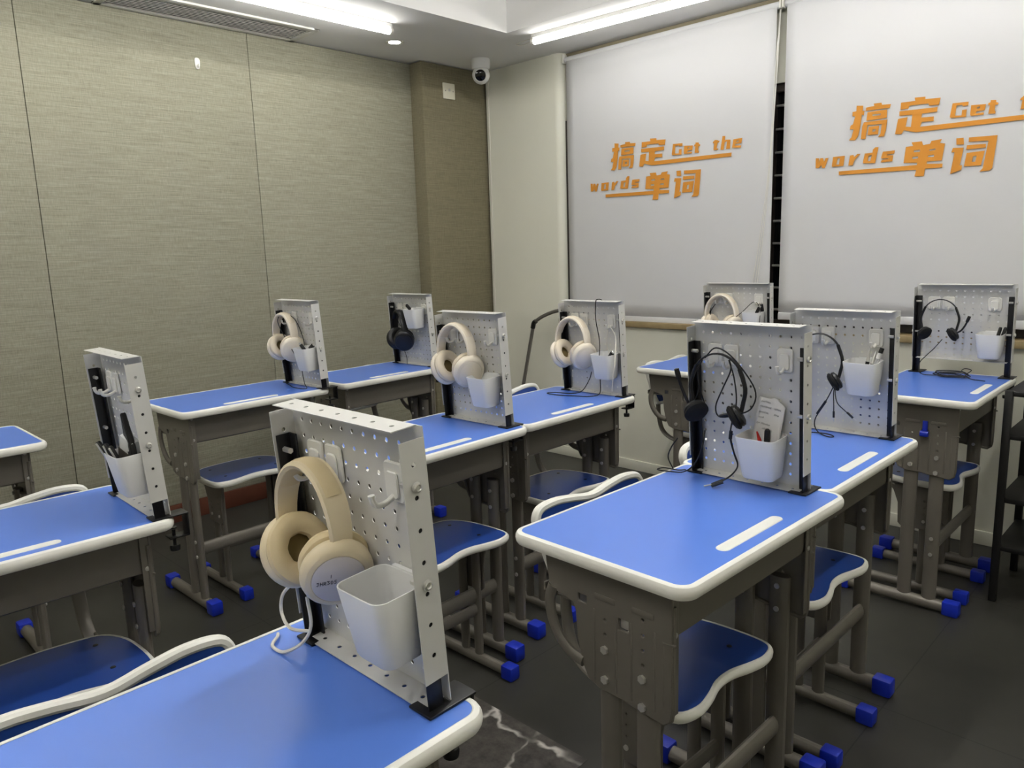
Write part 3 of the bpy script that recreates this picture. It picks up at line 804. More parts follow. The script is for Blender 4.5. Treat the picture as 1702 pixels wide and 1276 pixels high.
for i, (k, (dx, dy, rot, lab)) in enumerate(CHAIRS.items()):
    o = chair0 if i == 0 else copy_tree(chair0)
    p = DM[k] @ Vector((dx, dy, 0)); o.location = (p.x, p.y, 0)
    o.rotation_euler = (0, 0, R(DESKS[k][2] + rot))
    for ch in list(o.children):
        if k == 'K' and ch.name.split('.')[0] in ('seat', 'seat_rim', 'screw', 'side_bracket'): ch.location.z = 0.028
        if k == 'A' and ch.name.split('.')[0] in ('seat', 'seat_rim', 'screw'): ch.location.x = 0.062
        if k == 'K' and ch.name.split('.')[0] in ('backrest', 'backrest_rim', 'back_support'):
            bpy.data.objects.remove(ch); continue
        if ch.name.split('.')[0] in ('backrest', 'backrest_rim', 'back_support'):
            ch.location.z = {'I': -0.065, 'L': -0.03, 'K': -0.012, 'H': -0.036, 'D': -0.01, 'A': -0.01, 'G': -0.02}.get(k, 0.0)
    if k == 'K': o.name = 'school_stool'
    tag(o, lab, 'stool' if k == 'K' else 'chair', 'blue school chairs')

# ================================================================== PEGBOARDS
BW, BZ1 = 0.28, 0.349
TILT = R(3.7)                  # the boards lean a little towards the sitter
FD = 0.034                     # flange depth
def make_board(BZ0=0.006):
    t = empty('pegboard_divider')
    b = MB()
    xs = [-0.1175 + 0.0235 * i for i in range(11)]
    zs = [0.030 + 0.0225 * i for i in range(14) if 0.030 + 0.0225 * i > BZ0 + 0.012]
    b.perf((0, 0, 0), (1, 0, 0), (0, 0, 1), -BW / 2, BW / 2, BZ0, BZ1, xs, zs, 0.0031)
    # top lip, tapered, and bottom lip with holes
    for z, xx in ((BZ1, 0.0), (BZ0, 0.0)):
        v = []
        b.perf((0, 0, z), (1, 0, 0), (0, -1, 0), -BW / 2 + 0.012, BW / 2 - 0.012, 0, FD, [-0.108 + 0.036 * i for i in range(7)], [FD / 2], 0.0031)
    # side flanges
    for s in (-1, 1):
        b.perf((s * BW / 2, 0, 0), (0, -1, 0), (0, 0, 1), 0, FD, max(0.042, BZ0 + 0.002), BZ1 - 0.012, [FD / 2], [0.075 + 0.039 * i for i in range(7)], 0.003)
    o = b.build('panel', 'board_white', t, smooth=0)
    o.modifiers.new('sheet', 'SOLIDIFY').thickness = 0.0012
    for s in (-1, 1):
        p = MB()
        p.box((s * (BW / 2 - 0.0035), -0.020, 0.154), (0.003, 0.022, 0.300), 0.001)
        p.box((s * (BW / 2 - 0.012), -0.0105, 0.154), (0.017, 0.003, 0.300), 0.001)
        p.build('post', 'black_metal', t)
        c = MB()
        sx = s * (BW / 2 - 0.012)
        c.box((sx, -0.0025, 0.0025), (0.040, 0.074, 0.0036), 0.0012)
        c.box((sx, 0.0335, -0.022), (0.030, 0.004, 0.052), 0.0012)
        c.box((sx, 0.014, -0.047), (0.030, 0.042, 0.004), 0.0012)
        cl = c.build('clamp', 'black_metal', t)
        k = MB().tube([(sx, 0.006, -0.032), (sx, 0.006, -0.070)], 0.0035, 10)
        k.lathe([(0, 0), (0.010, 0), (0.011, -0.004), (0.010, -0.012), (0, -0.013)], o=(sx, 0.006, -0.066), seg=14)
        k.lathe([(0, 0), (0.008, 0), (0.008, -0.002), (0, -0.002)], o=(sx, 0.006, -0.0265), seg=12)
        k.build('thumbscrew', 'black_plastic', cl)
        for z in (0.283, 0.165):
            bt = MB().lathe([(0, 0.0), (0.0065, 0.0), (0.0060, 0.003), (0.004, 0.004), (0.003, 0.0022), (0, 0.0022)], o=(0, 0, 0), axis='x', seg=14)
            bo = bt.build('bolt', 'steel', t)
            bo.location = (s * (BW / 2 + 0.0012), -0.017, z)
            if s < 0: bo.rotation_euler = (0, 0, PI)
            nb = MB().tube([(s * (BW / 2 - 0.020), -0.0215, z), (s * (BW / 2 - 0.003), -0.0215, z)], 0.0042, 6).build('bolt_end', 'steel', t)
    for hx in (-0.086, -0.044, 0.083):
        h = MB().prism(rrect(0.036, 0.050, 0.007, 4), lambda a, c, d: Vector((hx + a, -0.0012 - d, 0.274 + c)), 0, 0.0045, 0.0015)
        h.prism(rrect(0.022, 0.034, 0.006, 4), lambda a, c, d: Vector((hx + a, -0.0055 - d, 0.271 + c)), 0, 0.0035, 0.0014)
        ho = h.build('adhesive_hook', 'hook_plastic', t)
        MB().tube([(hx, -0.006, 0.258), (hx, -0.020, 0.2525), (hx, -0.032, 0.2535), (hx, -0.0375, 0.260), (hx, -0.0385, 0.268)], [0.0036] * 5 + [0.0042], 10, smooth=4).build('hook_arm', 'hook_plastic', ho)
    for ch in t.children:
        if not ch.name.startswith('clamp'):
            ch.matrix_basis = Matrix.Rotation(TILT, 4, 'X') @ ch.matrix_basis
    return t

BOARDS = {  # desk: (dx, dz lift, label)
    'H': (0.008, 'nearest white pegboard, seen from its right side, with cream headphones and empty cup'),
    'A': (0.034, 'white pegboard on the left-edge desk with three bare hooks and a cup of pens'),
    'K': (0.050, 'white pegboard in front of the fabric wall, cream headphones with black cable on it'),
    'L': (0.005, 'white pegboard in the far corner with a cup hung high beside a black headset'),
    'I': (0.009, 'white pegboard on the middle desk holding cream headphones and an empty cup'),
    'J': (0.029, 'white pegboard by the pale pier with a black cable hanging over its top edge'),
    'D': (-0.009, 'white pegboard with black headset and a cup holding a paper memo'),
    'E': (-0.006, 'white pegboard behind the memo one, its cup holding three pens'),
    'G': (0.026, 'white pegboard below the gap between the blinds, half hidden by a nearer board'),
    'F': (0.010, 'white pegboard raised above the right corner desk, with a gap under it')}
BSC = {'D': 0.95, 'E': 1.02, 'L': 1.05, 'F': 1.2, 'G': 1.2}
BDV = {'A': 0.020, 'K': 0.020}
board0 = make_board()
board_lift = make_board(0.062)
BM, BM0 = {}, {}
SHEAR = Matrix(((1, 0, 0, 0), (0, 1, -math.tan(TILT), 0), (0, 0, 1, 0), (0, 0, 0, 1)))
first = True
for k, (dx, lab) in BOARDS.items():
    if k == 'F': o = board_lift
    elif first: o = board0; first = False
    else: o = copy_tree(board0)
    M = DM[k] @ Matrix.Translation((dx, 0.270 + BDV.get(k, 0.0), 0))
    BM0[k] = M
    BM[k] = M @ SHEAR
    o.location = M.translation; o.rotation_euler = (0, 0, R(DESKS[k][2]))
    o.scale.x = BSC.get(k, 1.0)
    tag(o, lab, 'pegboard', 'white pegboard dividers')

# ================================================================== PEN CUPS
CH = 0.092
def make_cup():
    t = empty('pen_cup')
    b = MB()
    def ring(wd, dp, r, z, y):
        return [(x, yy + y, z) for x, yy in rrect(wd, dp, r, 5)]
    cy = -0.0445
    rings = [ring(0.060, 0.050, 0.012, 0.0, cy + 0.004), ring(0.068, 0.058, 0.014, 0.0015, cy + 0.004), ring(0.071, 0.061, 0.015, 0.006, cy + 0.003),
             ring(0.090, 0.075, 0.016, CH - 0.001, cy), ring(0.0895, 0.0745, 0.0155, CH, cy), ring(0.0862, 0.0712, 0.0145, CH, cy), ring(0.0858, 0.0708, 0.0142, CH - 0.001, cy),
             ring(0.068, 0.058, 0.013, 0.005, cy + 0.003), ring(0.05, 0.04, 0.01, 0.0035, cy + 0.003)]
    b.loops(rings)
    b.build('body', 'cup_white', t)
    c = MB()
    for s in (-1, 1):
        c.box((s * 0.020, -0.0045, CH - 0.008), (0.012, 0.006, 0.016), 0.001)
    c.box((0, -0.0045, CH + 0.001), (0.052, 0.006, 0.003), 0.001)
    c.box((0, -0.0045, CH - 0.016), (0.052, 0.006, 0.003), 0.001)
    c.build('clip', 'cup_white', t)
    return t
CUPS = {'H': (0.088, 0.070, 'empty cream-white pen cup on the nearest pegboard'),
        'A': (0.092, 0.060, 'white pen cup on the left-edge board, full of black pens and an eraser'),
        'K': (0.078, 0.076, 'white pen cup on the board in front of the fabric wall, black plugs inside'),
        'L': (0.060, 0.190, 'white pen cup hung high on the board in the far corner'),
        'I': (0.069, 0.068, 'empty white pen cup on the middle pegboard'),
        'J': (0.076, 0.070, 'white pen cup on the board by the pier, black clip at its rim'),
        'D': (0.047, 0.028, 'white pen cup holding a folded paper memo and two pens'),
        'E': (0.067, 0.125, 'white pen cup with three pens, tips up, behind the memo board'),
        'G': (0.093, 0.130, 'white pen cup below the gap between the blinds, black plug inside'),
        'F': (0.100, 0.080, 'white pen cup on the raised board in the right corner, two black pens inside')}
cup0 = make_cup()
CM = {}
for i, (k, (dx, dz, lab)) in enumerate(CUPS.items()):
    o = cup0 if i == 0 else copy_tree(cup0)
    M = BM0[k] @ Matrix.Rotation(TILT, 4, 'X') @ Matrix.Translation((dx, 0, dz)); CM[k] = M
    o.matrix_world = M
    tag(o, lab, 'pen cup', 'white pen cups on the pegboards')

# ------------------------------------------------------------------ what stands in the cups
def stick(k, base, tip, kind, label, group='pens in the cups'):
    """a pen standing in cup k from base to tip (cup coordinates)"""
    a, c = Vector(base), Vector(tip)
    L = (c - a).length
    t = empty('pen')
    Mx = CM[k] @ Matrix.Translation(a) @ (c - a).to_track_quat('Z', 'Y').to_matrix().to_4x4()
    t.matrix_world = Mx
    tag(t, label, 'pen', group)
    r = 0.0052
    if kind == 'tip':      # click pen, metal cone up
        MB().lathe([(0, 0), (r, 0.001), (r, L - 0.036), (0, L - 0.036)], seg=14).build('barrel', 'black_plastic', t)
        MB().lathe([(0, L - 0.037), (r * 0.98, L - 0.036), (r * 0.86, L - 0.022), (0.0022, L - 0.006), (0.001, L), (0, L)], seg=14).build('tip', 'steel', t)
    elif kind == 'cap':    # capped black pen
        MB().lathe([(0, 0), (r, 0.001), (r, L - 0.045), (0, L - 0.045)], seg=14).build('barrel', 'black_plastic', t)
        MB().lathe([(0, L - 0.046), (r * 1.14, L - 0.045), (r * 1.14, L - 0.004), (r * 0.8, L), (0, L)], seg=14).build('cap', 'black_plastic', t)
        MB().box((r * 1.14 + 0.0012, 0, L - 0.022), (0.0022, 0.004, 0.040), 0.0008).build('pocket_clip', 'steel', t)
    elif kind == 'clear':  # clear pen with black end
        MB().lathe([(0, 0), (r, 0.001), (r, L - 0.030), (0, L - 0.030)], seg=14).build('barrel', 'clear_plastic', t)
        MB().lathe([(0, L - 0.031), (r * 1.05, L - 0.030), (r * 1.05, L - 0.014), (0, L - 0.014)], seg=14).build('band', 'cup_white', t)
        MB().lathe([(0, L - 0.015), (r * 1.1, L - 0.014), (r * 1.1, L), (0, L)], seg=14).build('cap', 'black_plastic', t)
    elif kind == 'red':
        MB().lathe([(0, 0), (r * 0.8, 0.001), (r * 0.8, L - 0.02), (0.0015, L), (0, L)], seg=12).build('barrel', 'red_plastic', t)
    return t
stick('E', (0.000, -0.045, 0.006), (0.012, -0.030, 0.125), 'tip', 'black pen with metal tip up, leftmost of the three in one cup')
stick('E', (0.008, -0.050, 0.006), (0.026, -0.024, 0.118), 'tip', 'black pen with metal tip up, middle one of the three in one cup')
stick('E', (0.008, -0.054, 0.006), (0.044, -0.032, 0.128), 'clear', 'clear pen with black end, rightmost of the three in one cup')
stick('D', (0.006, -0.040, 0.006), (0.022, -0.060, 0.112), 'cap', 'black capped pen in front of the paper memo')
stick('D', (0.010, -0.030, 0.006), (0.000, -0.062, 0.105), 'red', 'thin red pen leaning in the memo cup')
stick('F', (0.006, -0.045, 0.006), (0.030, -0.040, 0.116), 'cap', 'black capped pen, left one of two in the right corner cup')
stick('F', (0.016, -0.040, 0.006), (0.044, -0.030, 0.115), 'cap', 'black capped pen, right one of two in the right corner cup')
stick('A', (-0.008, -0.050, 0.006), (-0.046, -0.086, 0.116), 'cap', 'black capped pen leaning farthest out of the left-edge cup')
stick('A', (0.0, -0.055, 0.006), (-0.028, -0.078, 0.112), 'cap', 'black capped pen beside the farthest leaning one in the left-edge cup')
stick('A', (0.006, -0.045, 0.006), (-0.012, -0.074, 0.108), 'cap', 'short black capped pen next to the eraser in the left-edge cup')

t = empty('eraser'); t.matrix_world = CM['A'] @ Matrix.Translation((0.004, -0.040, 0.105)) @ Matrix.Rotation(R(28), 4, 'Y') @ Matrix.Rotation(R(15), 4, 'Z')
tag(t, 'white block eraser sticking out of the left-edge cup', 'eraser')
MB().box((0, 0, 0), (0.040, 0.022, 0.040), 0.004).build('block', 'cup_white', t)
MB().box((0, 0, -0.030), (0.042, 0.024, 0.034), 0.001).build('sleeve', 'dark_taupe', t)

t = empty('correction_tape'); t.matrix_world = CM['A'] @ Matrix.Translation((0.014, -0.042, 0.098))
tag(t, 'black correction tape with pointed nose standing in the left-edge cup', 'correction tape')
MB().prism(smooth2d([(-0.014, -0.04), (0.014, -0.04), (0.018, 0.0), (0.012, 0.03), (0.002, 0.052), (-0.006, 0.076), (-0.010, 0.070), (-0.012, 0.04), (-0.018, 0.0)], 3), lambda a, c, d: Vector((a, d, c)), -0.006, 0.006, 0.002).build('case', 'black_plastic', t)
MB().tube([(-0.006, -0.0068, -0.004), (0.006, -0.0068, -0.002), (0.004, -0.0068, 0.016), (-0.006, -0.0068, 0.014)], 0.0009, 6, closed=True).build('window_print', 'cup_white', t)

# paper memo with handwriting
t = empty('paper_memo'); t.matrix_world = CM['D'] @ Matrix.Translation((-0.010, -0.033, 0.010)) @ Matrix.Rotation(R(-9), 4, 'X') @ Matrix.Rotation(R(7), 4, 'Y')
tag(t, 'folded white paper memo with handwritten lines standing in a pen cup', 'paper')
m_ = MB()
rows = [[(-0.030 + 0.06 * i / 8, 0.004 * math.sin(i / 8 * PI), 0.155 * j / 8 + (0.004 if 3 < i < 6 else 0) * (j == 8) - (0.010 * (i / 8) ** 4 if j == 8 else 0)) for i in range(9)] for j in range(9)]
m_.loops(rows, closed=False)
po = m_.build('sheet', 'paper', t); po.modifiers.new('fold', 'SOLIDIFY').thickness = 0.0024
ink = MB()
words = [(0.147, [(-0.024, 5)]), (0.136, [(-0.025, 6), (0.006, 4)]), (0.124, [(-0.025, 5), (0.008, 3)]), (0.113, [(-0.024, 3)]), (0.100, [(-0.026, 2), (-0.016, 5)]), (0.090, [(-0.012, 5)])]
# short written words: legal / please pay / ... are not legible in the photo; strokes only
for z, ws in words:
    for x0, n in ws:
        p = []
        for q in range(n * 3):
            x = x0 + 0.0014 * q
            p.append((x, 0.0035 * math.sin((x + 0.03) / 0.06 * PI) - 0.0032, z + (0.0016 if q % 2 else -0.0016) + random.uniform(-0.0008, 0.0008)))
        ink.tube(p, 0.00035, 4)
ink.build('handwriting', 'ink', t)

# small plugs and clips in or on cups
def plug(k, loc, rx, ry, label):
    t = empty('plug'); t.matrix_world = CM[k] @ Matrix.Translation(loc) @ Matrix.Rotation(R(ry), 4, 'Y') @ Matrix.Rotation(R(rx), 4, 'X')
    tag(t, label, 'plug', 'black plugs in the cups')
    MB().box((0, 0, 0), (0.015, 0.010, 0.034), 0.003).build('housing', 'black_plastic', t)
    MB().box((0, 0, 0.019), (0.010, 0.005, 0.010), 0.001).build('contact', 'steel', t)
    return t
plug('G', (0.020, -0.040, CH + 0.006), 0, 28, 'black plug lying on the rim of the cup below the gap between the blinds')
plug('G', (0.034, -0.030, CH + 0.016), 0, -10, 'black plug standing at the right corner of the cup below the blinds')
plug('K', (-0.010, -0.050, CH - 0.002), 20, -20, 'black plug at the left rim of the cup in front of the fabric wall')
plug('K', (0.028, -0.035, CH + 0.002), 0, 60, 'black plug lying at the right rim of the cup in front of the fabric wall')
plug('J', (0.032, -0.050, CH - 0.002), 20, 48, 'black clip at the rim of the cup by the pier')
plug('L', (-0.042, -0.040, CH + 0.006), 0, -50, 'black plug at the rim of the cup hung high in the far corner')

# ================================================================== HEADPHONES
def arc_pts(w_, h_, n=24, sag=0.0):
    """band from left yoke over the top to right yoke; x across, z up, top at z=0"""
    pts = []
    for i in range(n + 1):
        a = PI * (1 + 0.10) - (PI * 1.20) * i / n
        pts.append((w_ * math.cos(a), h_ * math.sin(a) - h_))
    return pts

def make_headphones(m1, m2, cloth='speaker_cloth', plate='plate_pale'):
    """big over-ear headphones hanging from the top of the band (origin under the band top)"""
    t = empty('headphones')
    pts = arc_pts(0.070, 0.088)
    n = len(pts)
    b = MB()
    rings = []
    for i, (x, z) in enumerate(pts):
        j0, j1 = max(i - 1, 0), min(i + 1, n - 1)
        tx, tz = pts[j1][0] - pts[j0][0], pts[j1][1] - pts[j0][1]
        l = math.hypot(tx, tz); nx, nz = -tz / l, tx / l
        f = 1 - abs(2 * i / (n - 1) - 1)
        hw = 0.0135 + 0.0035 * min(1, f * 2.2)
        th = 0.0045
        sec = [(-hw, -th), (-hw * 0.6, -th - 0.001), (hw * 0.6, -th - 0.001), (hw, -th), (hw + 0.0025, 0), (hw, th), (hw * 0.5, th + 0.0015), (-hw * 0.5, th + 0.0015), (-hw, th), (-hw - 0.0025, 0)]
        rings.append([(x + nx * r, y, z + nz * r) for y, r in sec])
    b.loops(rings)
    b.build('headband', m1, t)
    # leather cushion on the middle of the band
    b = MB(); rings = []
    for i in range(6, n - 6):
        x, z = pts[i]; tx, tz = pts[i + 1][0] - pts[i - 1][0], pts[i + 1][1] - pts[i - 1][1]
        l = math.hypot(tx, tz); nx, nz = -tz / l, tx / l
        rings.append([(x + nx * r, y, z + nz * r) for y, r in [(0.0182 * math.cos(a), -0.0012 + 0.0092 * math.sin(a)) for a in [2 * PI * q / 14 for q in range(14)]]])
    b.loops(rings)
    b.build('band_cushion', m2, t)
    for s in (-1, 1):
        ex, ez = (pts[0] if s < 0 else pts[-1])
        # yoke: broad arm widening down to the cup
        cupc = Vector((s * 0.052, 0.0, -0.138))
        axd = Vector((s * 0.86, -0.40 if s > 0 else 0.06, -0.36)).normalized()   # outward axis of the cup
        Mq = axd.to_track_quat('Z', 'Y').to_matrix()
        y = MB()
        y.loops([[(ex + s * o_, yy, ez + zz) for o_, yy in rrect(0.010, wd, 0.0045, 3)] for zz, wd, o2 in ((0.004, 0.030, 0), (-0.008, 0.033, 0), (-0.013, 0.034, 0))])
        y.build('yoke', m1, t)
        c = MB()
        c.lathe([(0, -0.004), (0.037, -0.004), (0.0395, 0.0), (0.0405, 0.006), (0.039, 0.012), (0.035, 0.0165), (0.030, 0.018), (0.0295, 0.0172), (0, 0.0168)], o=cupc, seg=36, M=Mq @ Matrix.Diagonal((1.22, 1.34, 1.15)))
        co = c.build('ear_cup', m1, t)
        MB().lathe([(0, 0.0150), (0.0290, 0.0150), (0.0290, 0.0182), (0.0275, 0.0190), (0, 0.0192)], o=cupc, seg=34, M=Mq @ Matrix.Diagonal((1.22, 1.34, 1.15))).build('cup_plate', plate, co)
        p = MB(); rings = []
        nn, kk = 40, 12
        for i in range(nn):
            a = 2 * PI * i / nn
            ring = []
            for q in range(kk):
                bb = 2 * PI * q / kk
                rr = 0.0335 + 0.0150 * math.cos(bb) * (1 + 0.03 * math.sin(i * 5))
                zz = -0.0165 + 0.0130 * math.sin(bb)
                ring.append(cupc + Mq @ Vector((rr * math.cos(a), 1.10 * rr * math.sin(a), zz)))
            rings.append(ring)
        p.loops(rings, wrap=True)
        p.build('ear_pad', m2, co)
        MB().lathe([(0, -0.006), (0.020, -0.006), (0.022, -0.004), (0, -0.004)], o=cupc, seg=24, M=Mq @ Matrix.Diagonal((1.22, 1.34, 1.15))).build('speaker_mesh', cloth, co)
        for yy in (-0.009, 0.009):
            MB().lathe([(0, 0), (0.0018, 0), (0.0018, 0.001), (0, 0.001)], o=(ex + (s * 0.0048 if s > 0 else -0.0058) - (0.0105 * s if s < 0 else 0) * 0, yy, ez - 0.006), axis='x', seg=8).build('screw', 'ink', t)
    return t

def put(o, k, loc, rz=0, rx=0, ry=0):
    M = Matrix.Translation(BM[k] @ Vector(loc)) @ Matrix.Rotation(R(DESKS[k][2]), 4, 'Z') @ Matrix.Rotation(R(rz), 4, 'Z') @ Matrix.Rotation(R(rx), 4, 'X') @ Matrix.Rotation(R(ry), 4, 'Y')
    o.matrix_world = M
    return M

def cable(o, k, path, m='cable_black', r=0.0016, name='cable', sm=6):
    """path in board coordinates of board k, made a part of o"""
    b = MB().tube([BM[k] @ Vector(p) for p in path], r, 7, smooth=sm)
    c = b.build(name, m)
    c.parent = o
    bpy.context.view_layer.update()
    c.matrix_parent_inverse = o.matrix_world.inverted()
    return c

def part_on(o, k, mb, name, m):
    """a mesh built in board coordinates of board k, made a part of o"""
    mb.bm.transform(BM[k])
    c = mb.build(name, m)
    c.parent = o
    bpy.context.view_layer.update()
    c.matrix_parent_inverse = o.matrix_world.inverted()
    return c

HPX = -0.060
hp_cream = make_headphones('cream', 'cream_leather')
hp_ivory = make_headphones('ivory', 'ivory_leather', plate='ivory')
hp_black = make_headphones('black_plastic', 'black_plastic', 'black_foam', 'black_plastic')
HP = {'H': (hp_cream, (HPX + 0.006, -0.036, 0.279), 0, 'large cream over-ear headphones with handwriting on the cup, on the nearest pegboard'),
      'I': (hp_ivory, (HPX + 0.015, -0.036, 0.308), 0, 'cream over-ear headphones on the middle board, without a cable in view'),
      'J': (None, (HPX - 0.014, -0.036, 0.283), 0, 'cream headphones on the board by the pier, black cable looping onto the desk'),
      'K': (None, (HPX - 0.010, -0.036, 0.291), 0, 'cream headphones in front of the fabric wall with a thin black cable over the band'),
      'G': (None, (HPX - 0.010, -0.036, 0.292), 0, 'cream headphones on the half hidden board below the gap between the blinds'),
      'L': (hp_black, (-0.058, -0.040, 0.264), -18, 'black over-ear headset with boxy cups on the board in the far corner')}
HO = {}
for k, (src, loc, rz, lab) in HP.items():
    o = src or copy_tree(hp_ivory)
    put(o, k, loc, rz)
    tag(o, lab, 'headphones', 'headphones on the pegboards')
    if k in ('G', 'H'): o.scale = (1.1, 1.1, 1.1) if k == 'G' else (0.93, 0.93, 0.93)
    HO[k] = o
bpy.context.view_layer.update()

# cables of the over-ear pairs (board coordinates)
cable(HO['H'], 'H', [(-0.135, -0.040, 0.090), (-0.150, -0.050, 0.070), (-0.150, -0.055, 0.045), (-0.120, -0.060, 0.034), (-0.095, -0.045, 0.032)], 'cable_white', 0.0024)
cable(HO['H'], 'H', [(-0.090, -0.045, 0.085), (-0.085, -0.048, 0.045), (-0.095, -0.060, 0.020), (-0.120, -0.075, 0.004), (-0.150, -0.076, 0.003), (-0.164, -0.060, 0.005), (-0.174, -0.054, 0.003), (-0.180, -0.052, -0.012), (-0.181, -0.050, -0.05)], 'cable_white', 0.0024)
cable(HO['H'], 'H', [(0.035, -0.010, 0.150), (0.028, -0.012, 0.10), (0.040, -0.010, 0.055)], 'cable_white', 0.0024)
cable(HO['J'], 'J', [(0.005, -0.036, 0.085), (0.002, -0.050, 0.055), (-0.015, -0.075, 0.015), (-0.055, -0.090, 0.0035), (-0.12, -0.105, 0.003), (-0.135, -0.135, 0.003), (-0.08, -0.140, 0.003), (-0.01, -0.115, 0.003), (0.035, -0.095, 0.003), (0.055, -0.060, 0.010), (0.050, -0.045, 0.05), (0.046, -0.042, 0.12), (0.052, -0.040, 0.20), (0.040, -0.040, 0.28), (0.042, -0.038, 0.345), (0.050, -0.030, 0.3545), (0.054, -0.016, 0.351)], 'cable_black', 0.0018)
cable(HO['J'], 'J', [(0.088, -0.030, 0.262), (0.080, -0.028, 0.23), (0.070, -0.020, 0.19), (0.072, -0.012, 0.155)], 'cable_white', 0.0014)
cable(HO['J'], 'J', [(0.092, -0.030, 0.262), (0.115, -0.028, 0.22), (0.135, -0.060, 0.165), (0.145, -0.080, 0.13), (0.138, -0.083, 0.09), (0.130, -0.080, 0.05), (0.126, -0.078, 0.03)], 'cable_white', 0.0018)
cable(HO['K'], 'K', [(0.015, -0.060, 0.135), (-0.02, -0.062, 0.18), (-0.075, -0.060, 0.245), (-0.090, -0.050, 0.275), (-0.060, -0.040, 0.293), (-0.015, -0.020, 0.27), (0.020, -0.016, 0.20), (0.028, -0.020, 0.15)], 'cable_black', 0.0016)
cable(HO['K'], 'K', [(0.020, -0.040, 0.090), (0.030, -0.045, 0.05), (0.060, -0.060, 0.020), (0.085, -0.070, 0.003), (0.02, -0.085, 0.003), (-0.06, -0.060, 0.003), (-0.10, -0.050, 0.003)], 'cable_black', 0.0016)
cable(HO['G'], 'G', [(-0.095, -0.050, 0.250), (-0.120, -0.052, 0.21), (-0.115, -0.055, 0.15), (-0.100, -0.058, 0.12)], 'cable_black', 0.0017)
cable(HO['G'], 'G', [(-0.015, -0.060, 0.17), (0.040, -0.050, 0.215), (0.090, -0.036, 0.262), (0.120, -0.040, 0.24), (0.138, -0.075, 0.19), (0.130, -0.085, 0.145), (0.075, -0.090, 0.110), (0.060, -0.085, 0.07)], 'cable_black', 0.0017)
cable(HO['G'], 'G', [(0.015, -0.050, 0.165), (0.030, -0.048, 0.12), (0.045, -0.046, 0.09)], 'cable_black', 0.0017)
cable(HO['L'], 'L', [(-0.045, -0.045, 0.235), (-0.02, -0.060, 0.255), (-0.01, -0.064, 0.225), (-0.03, -0.062, 0.195), (-0.05, -0.060, 0.235), (-0.03, -0.060, 0.25), (-0.02, -0.055, 0.20), (-0.06, -0.050, 0.14), (-0.08, -0.050, 0.11)], 'cable_black', 0.0016)
cable(HO['L'], 'L', [(-0.035, -0.050, 0.075), (-0.025, -0.048, 0.04), (-0.022, -0.050, 0.004)], 'cable_black', 0.0016)

# handwriting on the nearest pair: strokes lying on the flat outer face of the right cup
def write_cup():
    o = HO['H']
    cupc = Vector((0.052, 0.0, -0.138))
    axd = Vector((0.86, -0.40, -0.36)).normalized()
    ey = Vector((0, 0, 1)); ey = (ey - axd * ey.dot(axd)).normalized()
    ex = ey.cross(axd).normalized()
    G = {'1': [[(2, 0), (2.6, 6)]], 'J': [[(0, 5.5), (3, 6)], [(2.4, 6), (2, 1), (1, 0), (0, 1)]], 'H': [[(0, 0), (0.6, 6)], [(3, 0), (3.4, 6)], [(0.2, 3), (3.2, 3)]],
         'R': [[(0, 0), (0.5, 6), (3, 5.6), (2.8, 3.4), (0.5, 3), (3.2, 0)]], '3': [[(0, 6), (3, 6), (1.2, 3.4), (3, 2.5), (2, 0.2), (0, 0.5)]], '0': [[(0.4, 1), (0.5, 5), (2, 6), (3, 4), (2.6, 1), (1.4, 0), (0.4, 1)]],
         '5': [[(3.2, 6), (0.8, 6), (0.5, 3.4), (2.6, 3.2), (2.6, 0.8), (0, 0.2)]]}
    b = MB()
    def txt(s, x0, y0, h):
        for i, ch in enumerate(s):
            for st in G[ch]:
                b.tube([cupc + axd * 0.0222 + ex * (x0 + (i * 4.6 + q[0]) * h / 6) + ey * (y0 + q[1] * h / 6) for q in st], 0.00042, 5)
    txt('1', -0.012, 0.006, 0.0056)
    txt('JHR305', -0.029, -0.005, 0.0060)
    c = b.build('handwriting', 'ink', o)
write_cup()

